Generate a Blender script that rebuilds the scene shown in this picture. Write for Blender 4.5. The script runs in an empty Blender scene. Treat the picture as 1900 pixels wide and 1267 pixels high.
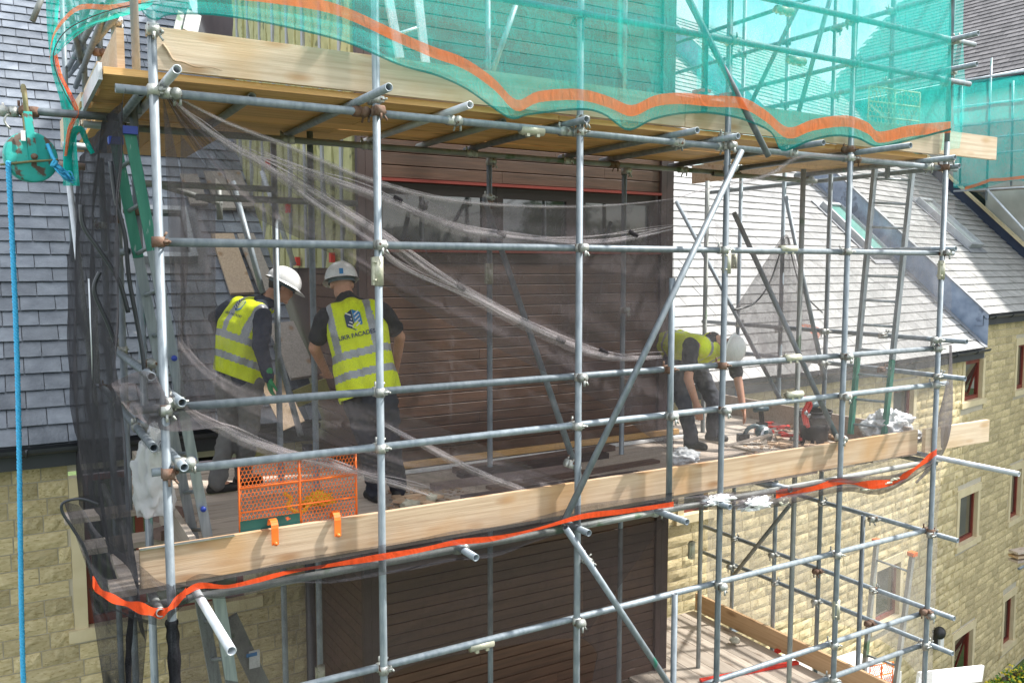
import bpy, bmesh, math, random
import numpy as np
from mathutils import Vector, Matrix, noise
from mathutils.bvhtree import BVHTree
random.seed(7)
R = math.radians
sc = bpy.context.scene
col = sc.collection

# ------------------------------------------------------------------ camera, world, sun, exposure
YAW, PIT, FPX = 0.5330, 0.08538, 1593.9
cd = bpy.data.cameras.new("camera"); cam = bpy.data.objects.new("camera", cd); col.objects.link(cam)
cd.sensor_width = 36; cd.lens = FPX/1900*36; cd.clip_start = .05; cd.clip_end = 600
cam.rotation_euler = (math.pi/2-PIT, 0, -YAW); cam.location = (0, 0, 0)
sc.camera = cam
SUN = Vector((.60, -.20, .78)).normalized()
w = bpy.data.worlds.new("World"); sc.world = w; w.use_nodes = True
nt = w.node_tree; nt.nodes.clear()
sky = nt.nodes.new('ShaderNodeTexSky'); sky.sky_type = 'NISHITA'; sky.sun_disc = False
sky.sun_elevation = math.asin(SUN.z); sky.sun_rotation = math.atan2(SUN.x, SUN.y)
sky.air_density = 1.2; sky.dust_density = 1.5
tc = nt.nodes.new('ShaderNodeTexCoord'); nz = nt.nodes.new('ShaderNodeTexNoise')
nz.inputs['Scale'].default_value = 2.2; nz.inputs['Detail'].default_value = 6
cr = nt.nodes.new('ShaderNodeValToRGB'); cr.color_ramp.elements[0].position = .36; cr.color_ramp.elements[1].position = .55
mx = nt.nodes.new('ShaderNodeMix'); mx.data_type = 'RGBA'; mx.inputs[7].default_value = (7.0, 7.2, 7.5, 1)
bg = nt.nodes.new('ShaderNodeBackground'); out = nt.nodes.new('ShaderNodeOutputWorld')
nt.links.new(tc.outputs['Generated'], nz.inputs['Vector']); nt.links.new(nz.outputs['Fac'], cr.inputs['Fac'])
nt.links.new(cr.outputs['Color'], mx.inputs[0]); nt.links.new(sky.outputs[0], mx.inputs[6])
nt.links.new(mx.outputs[2], bg.inputs[0]); nt.links.new(bg.outputs[0], out.inputs[0])
bg.inputs[1].default_value = .15
sd = bpy.data.lights.new("sun", 'SUN'); so = bpy.data.objects.new("sun", sd); col.objects.link(so)
sd.energy = 4.6; sd.angle = R(2); sd.color = (1, .96, .9)
so.rotation_euler = SUN.to_track_quat('Z', 'Y').to_euler()
sc.view_settings.view_transform = 'Standard'; sc.view_settings.look = 'None'
sc.view_settings.exposure = .9; sc.view_settings.gamma = 1
sc.render.engine = 'CYCLES'
sc.cycles.transparent_max_bounces = 24; sc.cycles.max_bounces = 7

# ------------------------------------------------------------------ measuring: picture ray -> point on a real plane
FW = Vector((math.sin(YAW)*math.cos(PIT), math.cos(YAW)*math.cos(PIT), -math.sin(PIT)))
RT = Vector((math.cos(YAW), -math.sin(YAW), 0)); UP = RT.cross(FW)
def ray(x, y): return FW*FPX + RT*(x-950) - UP*(y-633.5)
def P(x, y, X=None, Y=None, Z=None):
    d = ray(x, y)
    if X is not None: return d*(X/d.x)
    if Y is not None: return d*(Y/d.y)
    return d*(Z/d.z)
PITCH = R(42.5); TP = math.tan(PITCH); EZ = -1.49; EY = 8.2
def onroof(x, y, z0=EZ, y0=EY, off=0):
    d = ray(x, y); t = (z0-TP*y0+off/math.cos(PITCH))/(d.z-TP*d.y); return d*t

# ------------------------------------------------------------------ materials
MATS = {}
def lin(c): return tuple(c)+(1,) if len(c) == 3 else tuple(c)
def pm(name, c1, c2=None, scale=4, rough=.6, metal=0, bump=0, stretch=(1,1,1), rnd=0, c3=None, c3pos=.62, c3scale=None,
       alpha=None, trans=0, spec=.5, detail=5, bscale=None, coords='Object', coat=0, c3detail=6):
    m = bpy.data.materials.new(name); m.use_nodes = True; n = m.node_tree; L = n.links; N = n.nodes
    b = N['Principled BSDF']; b.inputs['Roughness'].default_value = rough; b.inputs['Metallic'].default_value = metal
    b.inputs['Specular IOR Level'].default_value = spec
    if coat: b.inputs['Coat Weight'].default_value = coat
    t = N.new('ShaderNodeTexCoord'); mp = N.new('ShaderNodeMapping'); mp.inputs['Scale'].default_value = stretch
    L.new(t.outputs[coords], mp.inputs[0])
    src = mp.outputs[0]
    oi = N.new('ShaderNodeObjectInfo'); ge = N.new('ShaderNodeNewGeometry')
    ad = N.new('ShaderNodeMath'); ad.operation = 'ADD'; L.new(oi.outputs['Random'], ad.inputs[0]); L.new(ge.outputs['Random Per Island'], ad.inputs[1])
    fr = N.new('ShaderNodeMath'); fr.operation = 'FRACT'; L.new(ad.outputs[0], fr.inputs[0])
    sh = N.new('ShaderNodeVectorMath'); sh.operation = 'ADD'; sc3 = N.new('ShaderNodeMath'); sc3.operation = 'MULTIPLY'; sc3.inputs[1].default_value = 37
    L.new(fr.outputs[0], sc3.inputs[0]); L.new(src, sh.inputs[0]); L.new(sc3.outputs[0], sh.inputs[1]); src = sh.outputs[0]
    ns = N.new('ShaderNodeTexNoise'); ns.inputs['Scale'].default_value = scale; ns.inputs['Detail'].default_value = detail
    L.new(src, ns.inputs['Vector'])
    c2 = c2 or c1
    rp = N.new('ShaderNodeMapRange'); rp.inputs[1].default_value = .3; rp.inputs[2].default_value = .7; L.new(ns.outputs['Fac'], rp.inputs[0])
    mi = N.new('ShaderNodeMix'); mi.data_type = 'RGBA'; mi.inputs[6].default_value = lin(c1); mi.inputs[7].default_value = lin(c2)
    L.new(rp.outputs[0], mi.inputs[0]); c = mi.outputs[2]
    if c3:
        n3 = N.new('ShaderNodeTexNoise'); n3.inputs['Scale'].default_value = c3scale or scale*.5; n3.inputs['Detail'].default_value = c3detail
        L.new(src, n3.inputs['Vector'])
        r3 = N.new('ShaderNodeMapRange'); r3.inputs[1].default_value = c3pos; r3.inputs[2].default_value = c3pos+.05; L.new(n3.outputs['Fac'], r3.inputs[0])
        m3 = N.new('ShaderNodeMix'); m3.data_type = 'RGBA'; m3.inputs[7].default_value = lin(c3)
        L.new(r3.outputs[0], m3.inputs[0]); L.new(c, m3.inputs[6]); c = m3.outputs[2]
    if rnd:
        hs = N.new('ShaderNodeHueSaturation'); mr = N.new('ShaderNodeMapRange'); mr.inputs[3].default_value = 1-rnd; mr.inputs[4].default_value = 1+rnd
        L.new(fr.outputs[0], mr.inputs[0]); L.new(mr.outputs[0], hs.inputs['Value']); L.new(c, hs.inputs['Color']); c = hs.outputs[0]
    L.new(c, b.inputs['Base Color'])
    if bump:
        bp = N.new('ShaderNodeBump'); bp.inputs['Strength'].default_value = bump; bp.inputs['Distance'].default_value = .01
        nb = N.new('ShaderNodeTexNoise'); nb.inputs['Scale'].default_value = bscale or scale*3; nb.inputs['Detail'].default_value = 4; L.new(src, nb.inputs['Vector'])
        L.new(nb.outputs['Fac'], bp.inputs['Height']); L.new(bp.outputs[0], b.inputs['Normal'])
    if trans: b.inputs['Transmission Weight'].default_value = trans
    if alpha is not None: b.inputs['Alpha'].default_value = alpha
    MATS[name] = m; return m

def wood(name, c1, c2, knot=(.25,.13,.05), rough=.65, axis='X', rnd=.12, stain=None):
    """sawn softwood: grain stretched along one axis, with knots and stains"""
    st = {'X': (.7, 22, 22), 'Y': (22, .7, 22), 'Z': (22, 22, .7)}[axis]
    m = pm(name, c1, c2, scale=2.2, rough=rough, bump=.15, stretch=st, rnd=rnd, detail=8)
    n = m.node_tree; L = n.links; N = n.nodes; b = N['Principled BSDF']
    src = b.inputs['Base Color'].links[0].from_socket
    t = N.new('ShaderNodeTexCoord'); v = N.new('ShaderNodeTexVoronoi'); mp = N.new('ShaderNodeMapping')
    mp.inputs['Scale'].default_value = {'X': (2.4, 7, 7), 'Y': (7, 2.4, 7), 'Z': (7, 7, 2.4)}[axis]
    L.new(t.outputs['Object'], mp.inputs[0]); L.new(mp.outputs[0], v.inputs['Vector']); v.inputs['Scale'].default_value = 1
    r = N.new('ShaderNodeMapRange'); r.inputs[1].default_value = .08; r.inputs[2].default_value = .26; r.inputs[3].default_value = .75; r.inputs[4].default_value = 0
    L.new(v.outputs['Distance'], r.inputs[0])
    mi = N.new('ShaderNodeMix'); mi.data_type = 'RGBA'; mi.inputs[7].default_value = lin(knot)
    L.new(r.outputs[0], mi.inputs[0]); L.new(src, mi.inputs[6]); o = mi.outputs[2]
    if stain:
        ns = N.new('ShaderNodeTexNoise'); ns.inputs['Scale'].default_value = 1.7; ns.inputs['Detail'].default_value = 5; L.new(t.outputs['Object'], ns.inputs['Vector'])
        r2 = N.new('ShaderNodeMapRange'); r2.inputs[1].default_value = .48; r2.inputs[2].default_value = .66; r2.inputs[4].default_value = .75; L.new(ns.outputs['Fac'], r2.inputs[0])
        m2 = N.new('ShaderNodeMix'); m2.data_type = 'RGBA'; m2.inputs[7].default_value = lin(stain); L.new(r2.outputs[0], m2.inputs[0]); L.new(o, m2.inputs[6]); o = m2.outputs[2]
    L.new(o, b.inputs['Base Color']); return m

def netmat(name, c, a0, a1, tl=.5, c2=None):
    """woven debris mesh: mostly holes, denser where seen edge-on or bunched"""
    m = bpy.data.materials.new(name); m.use_nodes = True; n = m.node_tree; L = n.links; N = n.nodes; N.clear()
    o = N.new('ShaderNodeOutputMaterial'); tr = N.new('ShaderNodeBsdfTransparent'); d = N.new('ShaderNodeBsdfDiffuse'); t = N.new('ShaderNodeBsdfTranslucent')
    d.inputs[0].default_value = lin(c); t.inputs[0].default_value = lin(c2 or c)
    m1 = N.new('ShaderNodeMixShader'); m1.inputs[0].default_value = tl; L.new(d.outputs[0], m1.inputs[1]); L.new(t.outputs[0], m1.inputs[2])
    lw = N.new('ShaderNodeLayerWeight'); lw.inputs[0].default_value = .35
    tc_ = N.new('ShaderNodeTexCoord'); ns = N.new('ShaderNodeTexNoise'); ns.inputs['Scale'].default_value = 3.; ns.inputs['Detail'].default_value = 6; L.new(tc_.outputs['Object'], ns.inputs[0])
    mr = N.new('ShaderNodeMapRange'); mr.inputs[1].default_value = .1; mr.inputs[2].default_value = .9; mr.inputs[3].default_value = a0; mr.inputs[4].default_value = a1; L.new(lw.outputs['Facing'], mr.inputs[0])
    ml = N.new('ShaderNodeMath'); ml.operation = 'MULTIPLY'; r2 = N.new('ShaderNodeMapRange'); r2.inputs[1].default_value = .3; r2.inputs[2].default_value = .7; r2.inputs[3].default_value = .8; r2.inputs[4].default_value = 1.2
    cre = N.new('ShaderNodeTexNoise'); cre.inputs['Scale'].default_value = 9.; cre.inputs['Detail'].default_value = 7; cre.inputs['Distortion'].default_value = 2.2
    cmap = N.new('ShaderNodeMapping'); cmap.inputs['Scale'].default_value = (1, 1, .45); cmap.inputs['Rotation'].default_value = (0, .5, 0); L.new(tc_.outputs['Object'], cmap.inputs[0]); L.new(cmap.outputs[0], cre.inputs[0])
    cr2 = N.new('ShaderNodeMapRange'); cr2.inputs[1].default_value = .52; cr2.inputs[2].default_value = .72; cr2.inputs[4].default_value = .10; L.new(cre.outputs['Fac'], cr2.inputs[0])
    wv = N.new('ShaderNodeTexNoise'); wv.inputs['Scale'].default_value = 260.; wv.inputs['Detail'].default_value = 1; L.new(tc_.outputs['Object'], wv.inputs[0])
    wr_ = N.new('ShaderNodeMapRange'); wr_.inputs[1].default_value = .35; wr_.inputs[2].default_value = .65; wr_.inputs[3].default_value = -.10; wr_.inputs[4].default_value = .10; L.new(wv.outputs['Fac'], wr_.inputs[0])
    ad1 = N.new('ShaderNodeMath'); L.new(cr2.outputs[0], ad1.inputs[0]); L.new(wr_.outputs[0], ad1.inputs[1])
    bpn = N.new('ShaderNodeBump'); bpn.inputs['Strength'].default_value = .6; bpn.inputs['Distance'].default_value = .02; L.new(cre.outputs['Fac'], bpn.inputs['Height']); L.new(bpn.outputs[0], d.inputs['Normal']); L.new(bpn.outputs[0], t.inputs['Normal'])
    L.new(ns.outputs['Fac'], r2.inputs[0]); L.new(mr.outputs[0], ml.inputs[0]); L.new(r2.outputs[0], ml.inputs[1]); ad2 = N.new('ShaderNodeMath'); ad2.use_clamp = True; L.new(ml.outputs[0], ad2.inputs[0]); L.new(ad1.outputs[0], ad2.inputs[1]); ml = ad2
    m2 = N.new('ShaderNodeMixShader'); L.new(ml.outputs[0], m2.inputs[0]); L.new(tr.outputs[0], m2.inputs[1]); L.new(m1.outputs[0], m2.inputs[2]); L.new(m2.outputs[0], o.inputs[0])
    MATS[name] = m; return m

M_tube = pm('galvanised_steel', (.17,.205,.235), (.28,.32,.35), 9, .55, .35, .12, stretch=(3,3,1), rnd=.24, c3=(.05,.27,.20), c3pos=.70, c3scale=2.2)
M_tubew = pm('bright_tube', (.42,.46,.50), (.60,.63,.66), 9, .45, .3, .1, rnd=.05)
M_tubed = pm('dull_tube', (.20,.22,.22), (.34,.35,.33), 7, .6, .35, .15, rnd=.12, c3=(.10,.16,.10), c3pos=.6)
M_cpl = pm('coupler_steel', (.30,.32,.31), (.52,.53,.50), 30, .5, .6, .3, c3=(.16,.08,.05), c3pos=.60, c3scale=22, rnd=.2)
M_rust = pm('rusty_steel', (.13,.06,.035), (.24,.17,.13), 30, .8, .2, .3)
M_toe = wood('toe_board_wood', (.40,.28,.18), (.60,.46,.32), (.30,.15,.06), stain=(.46,.27,.12))
M_toe2 = wood('pale_toe_board', (.50,.385,.27), (.70,.57,.43), (.42,.24,.11), stain=(.52,.36,.20))
M_board = wood('weathered_board', (.40,.33,.27), (.55,.47,.40), (.2,.14,.1), rnd=.15)
M_boardY = wood('weathered_board_lengthwise', (.46,.39,.32), (.60,.53,.45), (.2,.14,.1), axis='Y', rnd=.15)
M_soff = wood('bounce_warm_board', (.60,.33,.11), (.82,.52,.22), (.34,.15,.03), rnd=.15)  # orange includes the warm bounce light under the top deck
M_ply = wood('plywood', (.46,.29,.15), (.56,.38,.22), axis='Y')
M_clad = pm('brown_cladding', (.060,.030,.018), (.105,.052,.031), 2.5, .45, 0, .15, stretch=(1,14,14), rnd=.18, detail=7)
M_trim = pm('brown_corner_trim', (.040,.024,.022), (.060,.036,.032), 3, .5, 0, .05)
M_trim2 = pm('brown_cap_trim', (.03,.014,.01), (.05,.022,.014), 3, .35, 0, .05)
M_redt = pm('red_brown_frame', (.16,.025,.018), (.21,.035,.025), 3, .4)
M_frame = pm('dark_window_frame', (.032,.022,.02), (.045,.03,.028), 3, .4)
M_glass = pm('window_glass', (.02,.03,.028), (.03,.04,.036), 2, .04, 0, 0, spec=1.0, coat=1)
M_insul = pm('insulation_batt', (.33,.33,.15), (.46,.46,.24), 6, .9, 0, .5, c3=(.16,.17,.08), c3pos=.62, c3scale=5)
M_stud = pm('grey_steel_stud', (.30,.32,.34), (.42,.44,.46), 4, .5, .3)
M_red = pm('red_clip', (.62,.03,.02), (.7,.05,.03), 4, .5)
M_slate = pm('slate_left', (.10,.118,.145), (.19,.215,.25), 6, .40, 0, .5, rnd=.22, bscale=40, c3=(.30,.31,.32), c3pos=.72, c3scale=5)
M_slate2 = pm('slate_right_glare', (.26,.26,.255), (.37,.365,.355), 5, .36, 0, .25, rnd=.13, bscale=40, c3=(.2,.2,.19), c3pos=.66, c3scale=3)  # paler copy of the slate; sun and sky glare put into the colour
M_slate3 = pm('slate_brown', (.10,.095,.098), (.17,.16,.16), 6, .55, 0, .3, rnd=.22, bscale=30)
M_lead = pm('lead_sky_tint', (.19,.25,.36), (.34,.41,.54), 5, .42, .35, .3, bscale=12, c3=(.14,.18,.26), c3pos=.6, c3scale=3)  # blue sky light on the shaded upstand is mixed into the lead colour
M_leadd = pm('dull_lead', (.16,.17,.19), (.26,.27,.29), 6, .5, .2, .2)
M_stone = pm('yellow_stone', (.46,.37,.195), (.62,.53,.33), 7, .92, 0, .7, rnd=.20, bscale=38, c3=(.36,.28,.13), c3pos=.6, c3scale=9)
M_mortar = pm('mortar', (.46,.42,.34), (.54,.49,.40), 8, .95, 0, .3)
M_dress = pm('dressed_stone', (.58,.49,.30), (.66,.57,.38), 5, .85, 0, .15)
M_gutter = pm('black_gutter', (.022,.026,.032), (.045,.05,.06), 5, .35, 0, .05)
M_fascia = pm('fascia', (.03,.034,.042), (.05,.055,.065), 3, .5)
M_navy = pm('navy_board', (.02,.03,.06), (.03,.045,.08), 3, .5)
M_curt = pm('curtain', (.25,.28,.27), (.45,.47,.45), 12, .9, stretch=(12,12,.2))
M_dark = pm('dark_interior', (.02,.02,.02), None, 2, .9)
M_grass = pm('lawn', (.05,.09,.02), (.10,.14,.04), 5, .95, 0, .5, coords='Object')
M_tar = pm('tarmac_surface', (.05,.05,.05), (.08,.08,.08), 20, .9, 0, .3)
N_teal = netmat('teal_debris_net', (.04,.62,.58), .41, .85, .5, (.05,.72,.64))
N_dark = netmat('dark_debris_net', (.135,.12,.126), .56, .95, .42, (.22,.2,.21))
N_deep = netmat('charcoal_debris_net', (.055,.055,.062), .48, .95, .3)
N_fold = netmat('grey_net_hem', (.60,.55,.56), .38, .0, .3)
N_mid = netmat('light_front_net', (.22,.20,.205), .32, .9, .42)
netmat('soft_fold_net', (.50,.46,.47), .22, .0, .3)
N_light = netmat('light_grey_net', (.36,.34,.34), .13, .65, .4)
N_or = netmat('orange_net_band', (.9,.20,.06), .66, .9, .45, (.9,.2,.05))
N_ord = netmat('orange_hem_tape', (.85,.10,.03), .86, .95, .3)
M_aluG = pm('ladder_green', (.03,.21,.15), (.06,.28,.2), 6, .5, .1, .15, c3=(.4,.5,.48), c3pos=.66, c3scale=14, stretch=(4,4,.6))
M_alu = pm('ladder_alu', (.24,.28,.31), (.38,.43,.46), 8, .45, .5, .1, stretch=(6,6,.5))
M_blue = pm('blue_plastic', (.02,.05,.32), (.03,.07,.4), 5, .4)
M_rope = pm('blue_rope', (.03,.36,.66), (.08,.48,.8), 60, .7, 0, .4)
M_gin = pm('teal_paint', (.02,.36,.32), (.04,.45,.40), 8, .5, .1, .2, c3=(.13,.09,.07), c3pos=.56, c3scale=14)
M_ginr = pm('green_brown_steel', (.16,.17,.08), (.26,.2,.1), 20, .7, .2, .2)
M_or = pm('orange_paint', (.78,.13,.015), (.88,.2,.03), 10, .45, 0, .05)
M_grn = pm('green_panel', (.01,.07,.06), (.015,.09,.075), 10, .5, 0, 0, c3=(.7,.12,.03), c3pos=.68, c3scale=14)
M_yel = pm('yellow_plastic', (.8,.42,.02), (.9,.55,.04), 12, .6, 0, .3)
M_yg = wood('mesh_panel_yellow', (.55,.56,.33), (.65,.66,.42))
M_skin = pm('skin', (.50,.25,.16), (.58,.31,.21), 14, .55, 0, .05)
M_hv = pm('hi_vis_yellow', (.66,.80,.0), (.80,.90,.01), 5, .7, 0, .35, bscale=9)
M_ref = pm('reflective_tape', (.30,.32,.35), (.40,.42,.45), 12, .4, .3, .1)
M_hood = pm('navy_hoodie', (.022,.030,.052), (.04,.05,.08), 12, .9, 0, .5, bscale=14)
M_tee = pm('black_tshirt', (.02,.02,.025), (.035,.035,.04), 12, .9, 0, .5, bscale=12)
M_trg = pm('grey_trousers', (.13,.13,.13), (.19,.19,.185), 9, .9, 0, .6, bscale=12)
M_trn = pm('navy_trousers', (.022,.025,.038), (.045,.05,.065), 9, .9, 0, .6, bscale=12)
M_boot = pm('black_boot', (.015,.015,.015), (.03,.03,.03), 9, .6)
M_glove = pm('green_glove', (.02,.22,.08), (.04,.32,.12), 20, .8, 0, .3)
M_helm = pm('white_helmet', (.74,.75,.76), (.8,.8,.81), 4, .3, coat=.3)
M_helmg = pm('grey_helmet', (.66,.67,.66), (.74,.75,.74), 9, .4, coat=.2)
M_hair = pm('dark_hair', (.012,.009,.007), (.03,.022,.018), 50, .8, 0, .5)
M_ink = pm('dark_print', (.02,.05,.12), None, 4, .8)
M_inkb = pm('blue_print', (.03,.22,.52), None, 4, .8)
M_inkw = pm('white_print', (.75,.76,.76), None, 4, .8)
M_bag = pm('white_plastic_bag', (.74,.76,.78), (.82,.83,.84), 6, .25, 0, .4, trans=.25)
M_sack = pm('white_sack', (.62,.64,.66), (.75,.77,.78), 8, .8, 0, .4, c3=(.05,.3,.42), c3pos=.70, c3scale=4)
M_bucket = pm('black_bucket', (.012,.012,.014), (.025,.025,.03), 6, .45)
M_saw = pm('grey_saw_casing', (.05,.09,.11), (.09,.14,.16), 8, .45)
M_steel = pm('bare_steel', (.45,.46,.47), (.6,.6,.6), 15, .3, .9)
M_offc = wood('offcut_wood', (.42,.28,.18), (.60,.44,.30), rnd=.45)
M_rubble = pm('pale_rubble', (.42,.40,.30), (.62,.6,.5), 20, .95, 0, .5, rnd=.3)
M_brick = pm('brown_brick', (.19,.13,.11), (.27,.19,.16), 14, .9, 0, .4, rnd=.15)
M_leafy = pm('shrub_leaf', (.05,.15,.01), (.10,.24,.02), 6, .6, rnd=.4)
M_flower = pm('yellow_flower', (.70,.58,.02), (.8,.68,.05), 6, .6, rnd=.15)
M_treel = pm('tree_leaf', (.03,.07,.012), (.08,.15,.03), 3, .7, rnd=.4)
M_bark = pm('bark', (.06,.045,.03), (.1,.08,.06), 8, .9, 0, .5)
M_cream = pm('cream_infill', (.40,.40,.37), (.5,.5,.46), 3, .9)

# ------------------------------------------------------------------ object helpers
WL = {}
def W(o): return WL.get(o.name, Vector((0,0,0))) if o else Vector((0,0,0))
def thing(name, label, cat, loc=(0,0,0), group=None):
    o = bpy.data.objects.new(name, None); col.objects.link(o); o.location = loc; o.empty_display_size = .2
    o['label'] = label; o['category'] = cat
    if group: o['group'] = group
    WL[o.name] = Vector(loc); return o
def tag(o, label=None, cat=None, group=None, kind=None):
    for k, v in (('label', label), ('category', cat), ('group', group), ('kind', kind)):
        if v: o[k] = v
    return o
def link(name, me, parent=None, loc=(0,0,0)):
    o = bpy.data.objects.new(name, me); col.objects.link(o)
    L = Vector(loc); WL[o.name] = L
    if parent: o.parent = parent; o.location = L-W(parent)
    else: o.location = L
    return o

class MB:
    def __init__(s): s.v = []; s.f = []; s.m = []; s.smooth = []
    def add(s, vs, fs, mi=0, smooth=False):
        b = len(s.v); s.v += [Vector(v) for v in vs]; s.f += [tuple(i+b for i in f) for f in fs]; s.m += [mi]*len(fs); s.smooth += [smooth]*len(fs)
    def box(s, c, h, ax=None, mi=0):
        c = Vector(c); ax = ax or (Vector((1,0,0)), Vector((0,1,0)), Vector((0,0,1)))
        vs = [c+ax[0]*(h[0]*i)+ax[1]*(h[1]*j)+ax[2]*(h[2]*k) for k in (-1,1) for j in (-1,1) for i in (-1,1)]
        s.add(vs, [(0,2,3,1),(4,5,7,6),(0,1,5,4),(2,6,7,3),(0,4,6,2),(1,3,7,5)], mi); return s
    def bb(s, a, b, mi=0):
        a = Vector(a); b = Vector(b); d = (b-a)/2; return s.box((a+b)/2, (abs(d.x), abs(d.y), abs(d.z)), None, mi)
    def bar(s, a, b, w, h, up=(0,0,1), mi=0):
        a = Vector(a); b = Vector(b); d = b-a; l = d.length; d = d/l; u = Vector(up); sd_ = d.cross(u)
        if sd_.length < 1e-4: sd_ = d.cross(Vector((0,1,0)))
        sd_.normalize(); u = sd_.cross(d); return s.box((a+b)/2, (l/2, w/2, h/2), (d, sd_, u), mi)
    def tube(s, a, b, r, r2=None, seg=14, wall=0, mi=0, cap=True):
        a = Vector(a); b = Vector(b); d = (b-a).normalized(); r2 = r if r2 is None else r2
        u = d.orthogonal().normalized(); v = d.cross(u)
        def ring(p, q): return [p+(u*math.cos(2*math.pi*i/seg)+v*math.sin(2*math.pi*i/seg))*q for i in range(seg)]
        rs = [ring(a, r), ring(b, r2)]
        if wall: rs = [ring(a+d*.12, r-wall), ring(a, r-wall)]+rs+[ring(b, r2-wall), ring(b-d*.12, r2-wall)]
        vs = sum(rs, []); fs = []
        for k in range(len(rs)-1):
            for i in range(seg): j = (i+1) % seg; fs.append((k*seg+i, k*seg+j, (k+1)*seg+j, (k+1)*seg+i))
        if cap: fs += [tuple(range(seg-1, -1, -1)), tuple(range((len(rs)-1)*seg, len(rs)*seg))]
        s.add(vs, fs, mi, True); return s
    def path(s, pts, r, seg=8, mi=0):
        pts = [Vector(p) for p in pts]; n = len(pts); rs = []; pu = None
        for k in range(n):
            d = (pts[min(k+1, n-1)]-pts[max(k-1, 0)]).normalized()
            u = d.orthogonal().normalized() if pu is None else (pu-d*pu.dot(d)).normalized()
            pu = u; v = d.cross(u); rr = r(k/(n-1)) if callable(r) else r
            rs += [pts[k]+(u*math.cos(2*math.pi*i/seg)+v*math.sin(2*math.pi*i/seg))*rr for i in range(seg)]
        fs = [(k*seg+i, k*seg+(i+1) % seg, (k+1)*seg+(i+1) % seg, (k+1)*seg+i) for k in range(n-1) for i in range(seg)]
        fs += [tuple(range(seg-1, -1, -1)), tuple(range((n-1)*seg, n*seg))]
        s.add(rs, fs, mi, True); return s
    def ball(s, c, r, seg=14, rings=9, mi=0, ax=None, top=None):
        c = Vector(c); r = r if hasattr(r, '__len__') else (r, r, r); ax = ax or (Vector((1,0,0)), Vector((0,1,0)), Vector((0,0,1)))
        vs = []; 
        for k in range(rings+1):
            t = math.pi*k/rings
            for i in range(seg):
                a = 2*math.pi*i/seg; vs.append(c+ax[0]*(r[0]*math.sin(t)*math.cos(a))+ax[1]*(r[1]*math.sin(t)*math.sin(a))+ax[2]*(r[2]*math.cos(t)))
        fs = [(k*seg+i, (k+1)*seg+i, (k+1)*seg+(i+1) % seg, k*seg+(i+1) % seg) for k in range(rings) for i in range(seg)]
        s.add(vs, fs, mi, True); return s
    def grid(s, f, nu, nv, mi=0, smooth=True):
        vs = [f(i/nu, j/nv) for j in range(nv+1) for i in range(nu+1)]
        s.add(vs, [(j*(nu+1)+i, j*(nu+1)+i+1, (j+1)*(nu+1)+i+1, (j+1)*(nu+1)+i) for j in range(nv) for i in range(nu)], mi, smooth); return s
    def mesh(s, name, mats, loc=(0,0,0)):
        L = Vector(loc); me = bpy.data.meshes.new(name); me.from_pydata([tuple(v-L) for v in s.v], [], s.f)
        for m in (mats if isinstance(mats, (list, tuple)) else [mats]): me.materials.append(m)
        me.polygons.foreach_set('material_index', s.m); me.polygons.foreach_set('use_smooth', s.smooth); me.update(); return me
    def build(s, name, mats, parent=None, loc=None, label=None, **kw):
        if loc is None:
            if s.v: c = sum(s.v, Vector())/len(s.v)
            else: c = Vector()
            loc = c
        o = link(name, s.mesh(name, mats, loc), parent, loc)
        if label: o['label'] = label
        tag(o, **kw); return o
def cps(pts, n=60):
    """smooth curve through points"""
    pts = [Vector(p) for p in pts]; o = []
    m = len(pts)-1
    for q in range(n+1):
        t = q/n*m; i = min(int(t), m-1); f = t-i
        p0, p1, p2, p3 = pts[max(i-1,0)], pts[i], pts[i+1], pts[min(i+2,m)]
        o.append(.5*((2*p1)+(-p0+p2)*f+(2*p0-5*p1+4*p2-p3)*f*f+(-p0+3*p1-3*p2+p3)*f**3))
    return o
TR = .0242
def tube(p0, p1, parent, name='tube', m=None, wall=.005, r=TR):
    return MB().tube(p0, p1, r, wall=wall).build(name, m or M_tube, parent)

# ================================================================== THE SETTING
MB().grid(lambda u, v: Vector((-150+350*u, -120+350*v, -9)), 4, 4, smooth=False).build('ground', M_grass, kind='structure', loc=(0,0,-9))
MB().bb((-30,-2,-9.06), (40,6.2,-8.99)).build('tarmac', M_tar, kind='structure')

# plan line of the eaves: straight on the left, gently curving away on the right
EP = [(-2.2,8.2),(0,8.2),(2.65,8.2),(5.5,8.2),(7.0,8.2),(8.2,8.25),(8.9,8.3),(10,8.4),(11.7,8.62),(13.6,8.92),(15.9,9.34),(18.0,9.76),(21,10.4),(24,11.05)]
EPc = [Vector((a, b, 0)) for a, b in EP]
DENSE = cps(EPc, 480); ARC = [0]
for a, b in zip(DENSE, DENSE[1:]): ARC.append(ARC[-1]+(b-a).length)
def path(s):
    import bisect
    i = min(max(bisect.bisect(ARC, s)-1, 0), len(ARC)-2); f = (s-ARC[i])/(ARC[i+1]-ARC[i])
    p = DENSE[i].lerp(DENSE[i+1], f); d = (DENSE[i+1]-DENSE[i]).normalized(); return p, d
def s_at_x(X):
    for i in range(len(DENSE)-1):
        if DENSE[i].x <= X <= DENSE[i+1].x: return ARC[i]+(ARC[i+1]-ARC[i])*(X-DENSE[i].x)/(DENSE[i+1].x-DENSE[i].x)
    return 0 if X < DENSE[0].x else ARC[-1]
WOFF = .25                                     # wall face lies this far behind the slate edge
def wpt(s, z, off=0):                          # point on the wall face, off = towards the viewer
    p, d = path(s); n = Vector((d.y, -d.x, 0)); q = p-n*(WOFF-off); return Vector((q.x, q.y, z)), d, n
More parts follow.
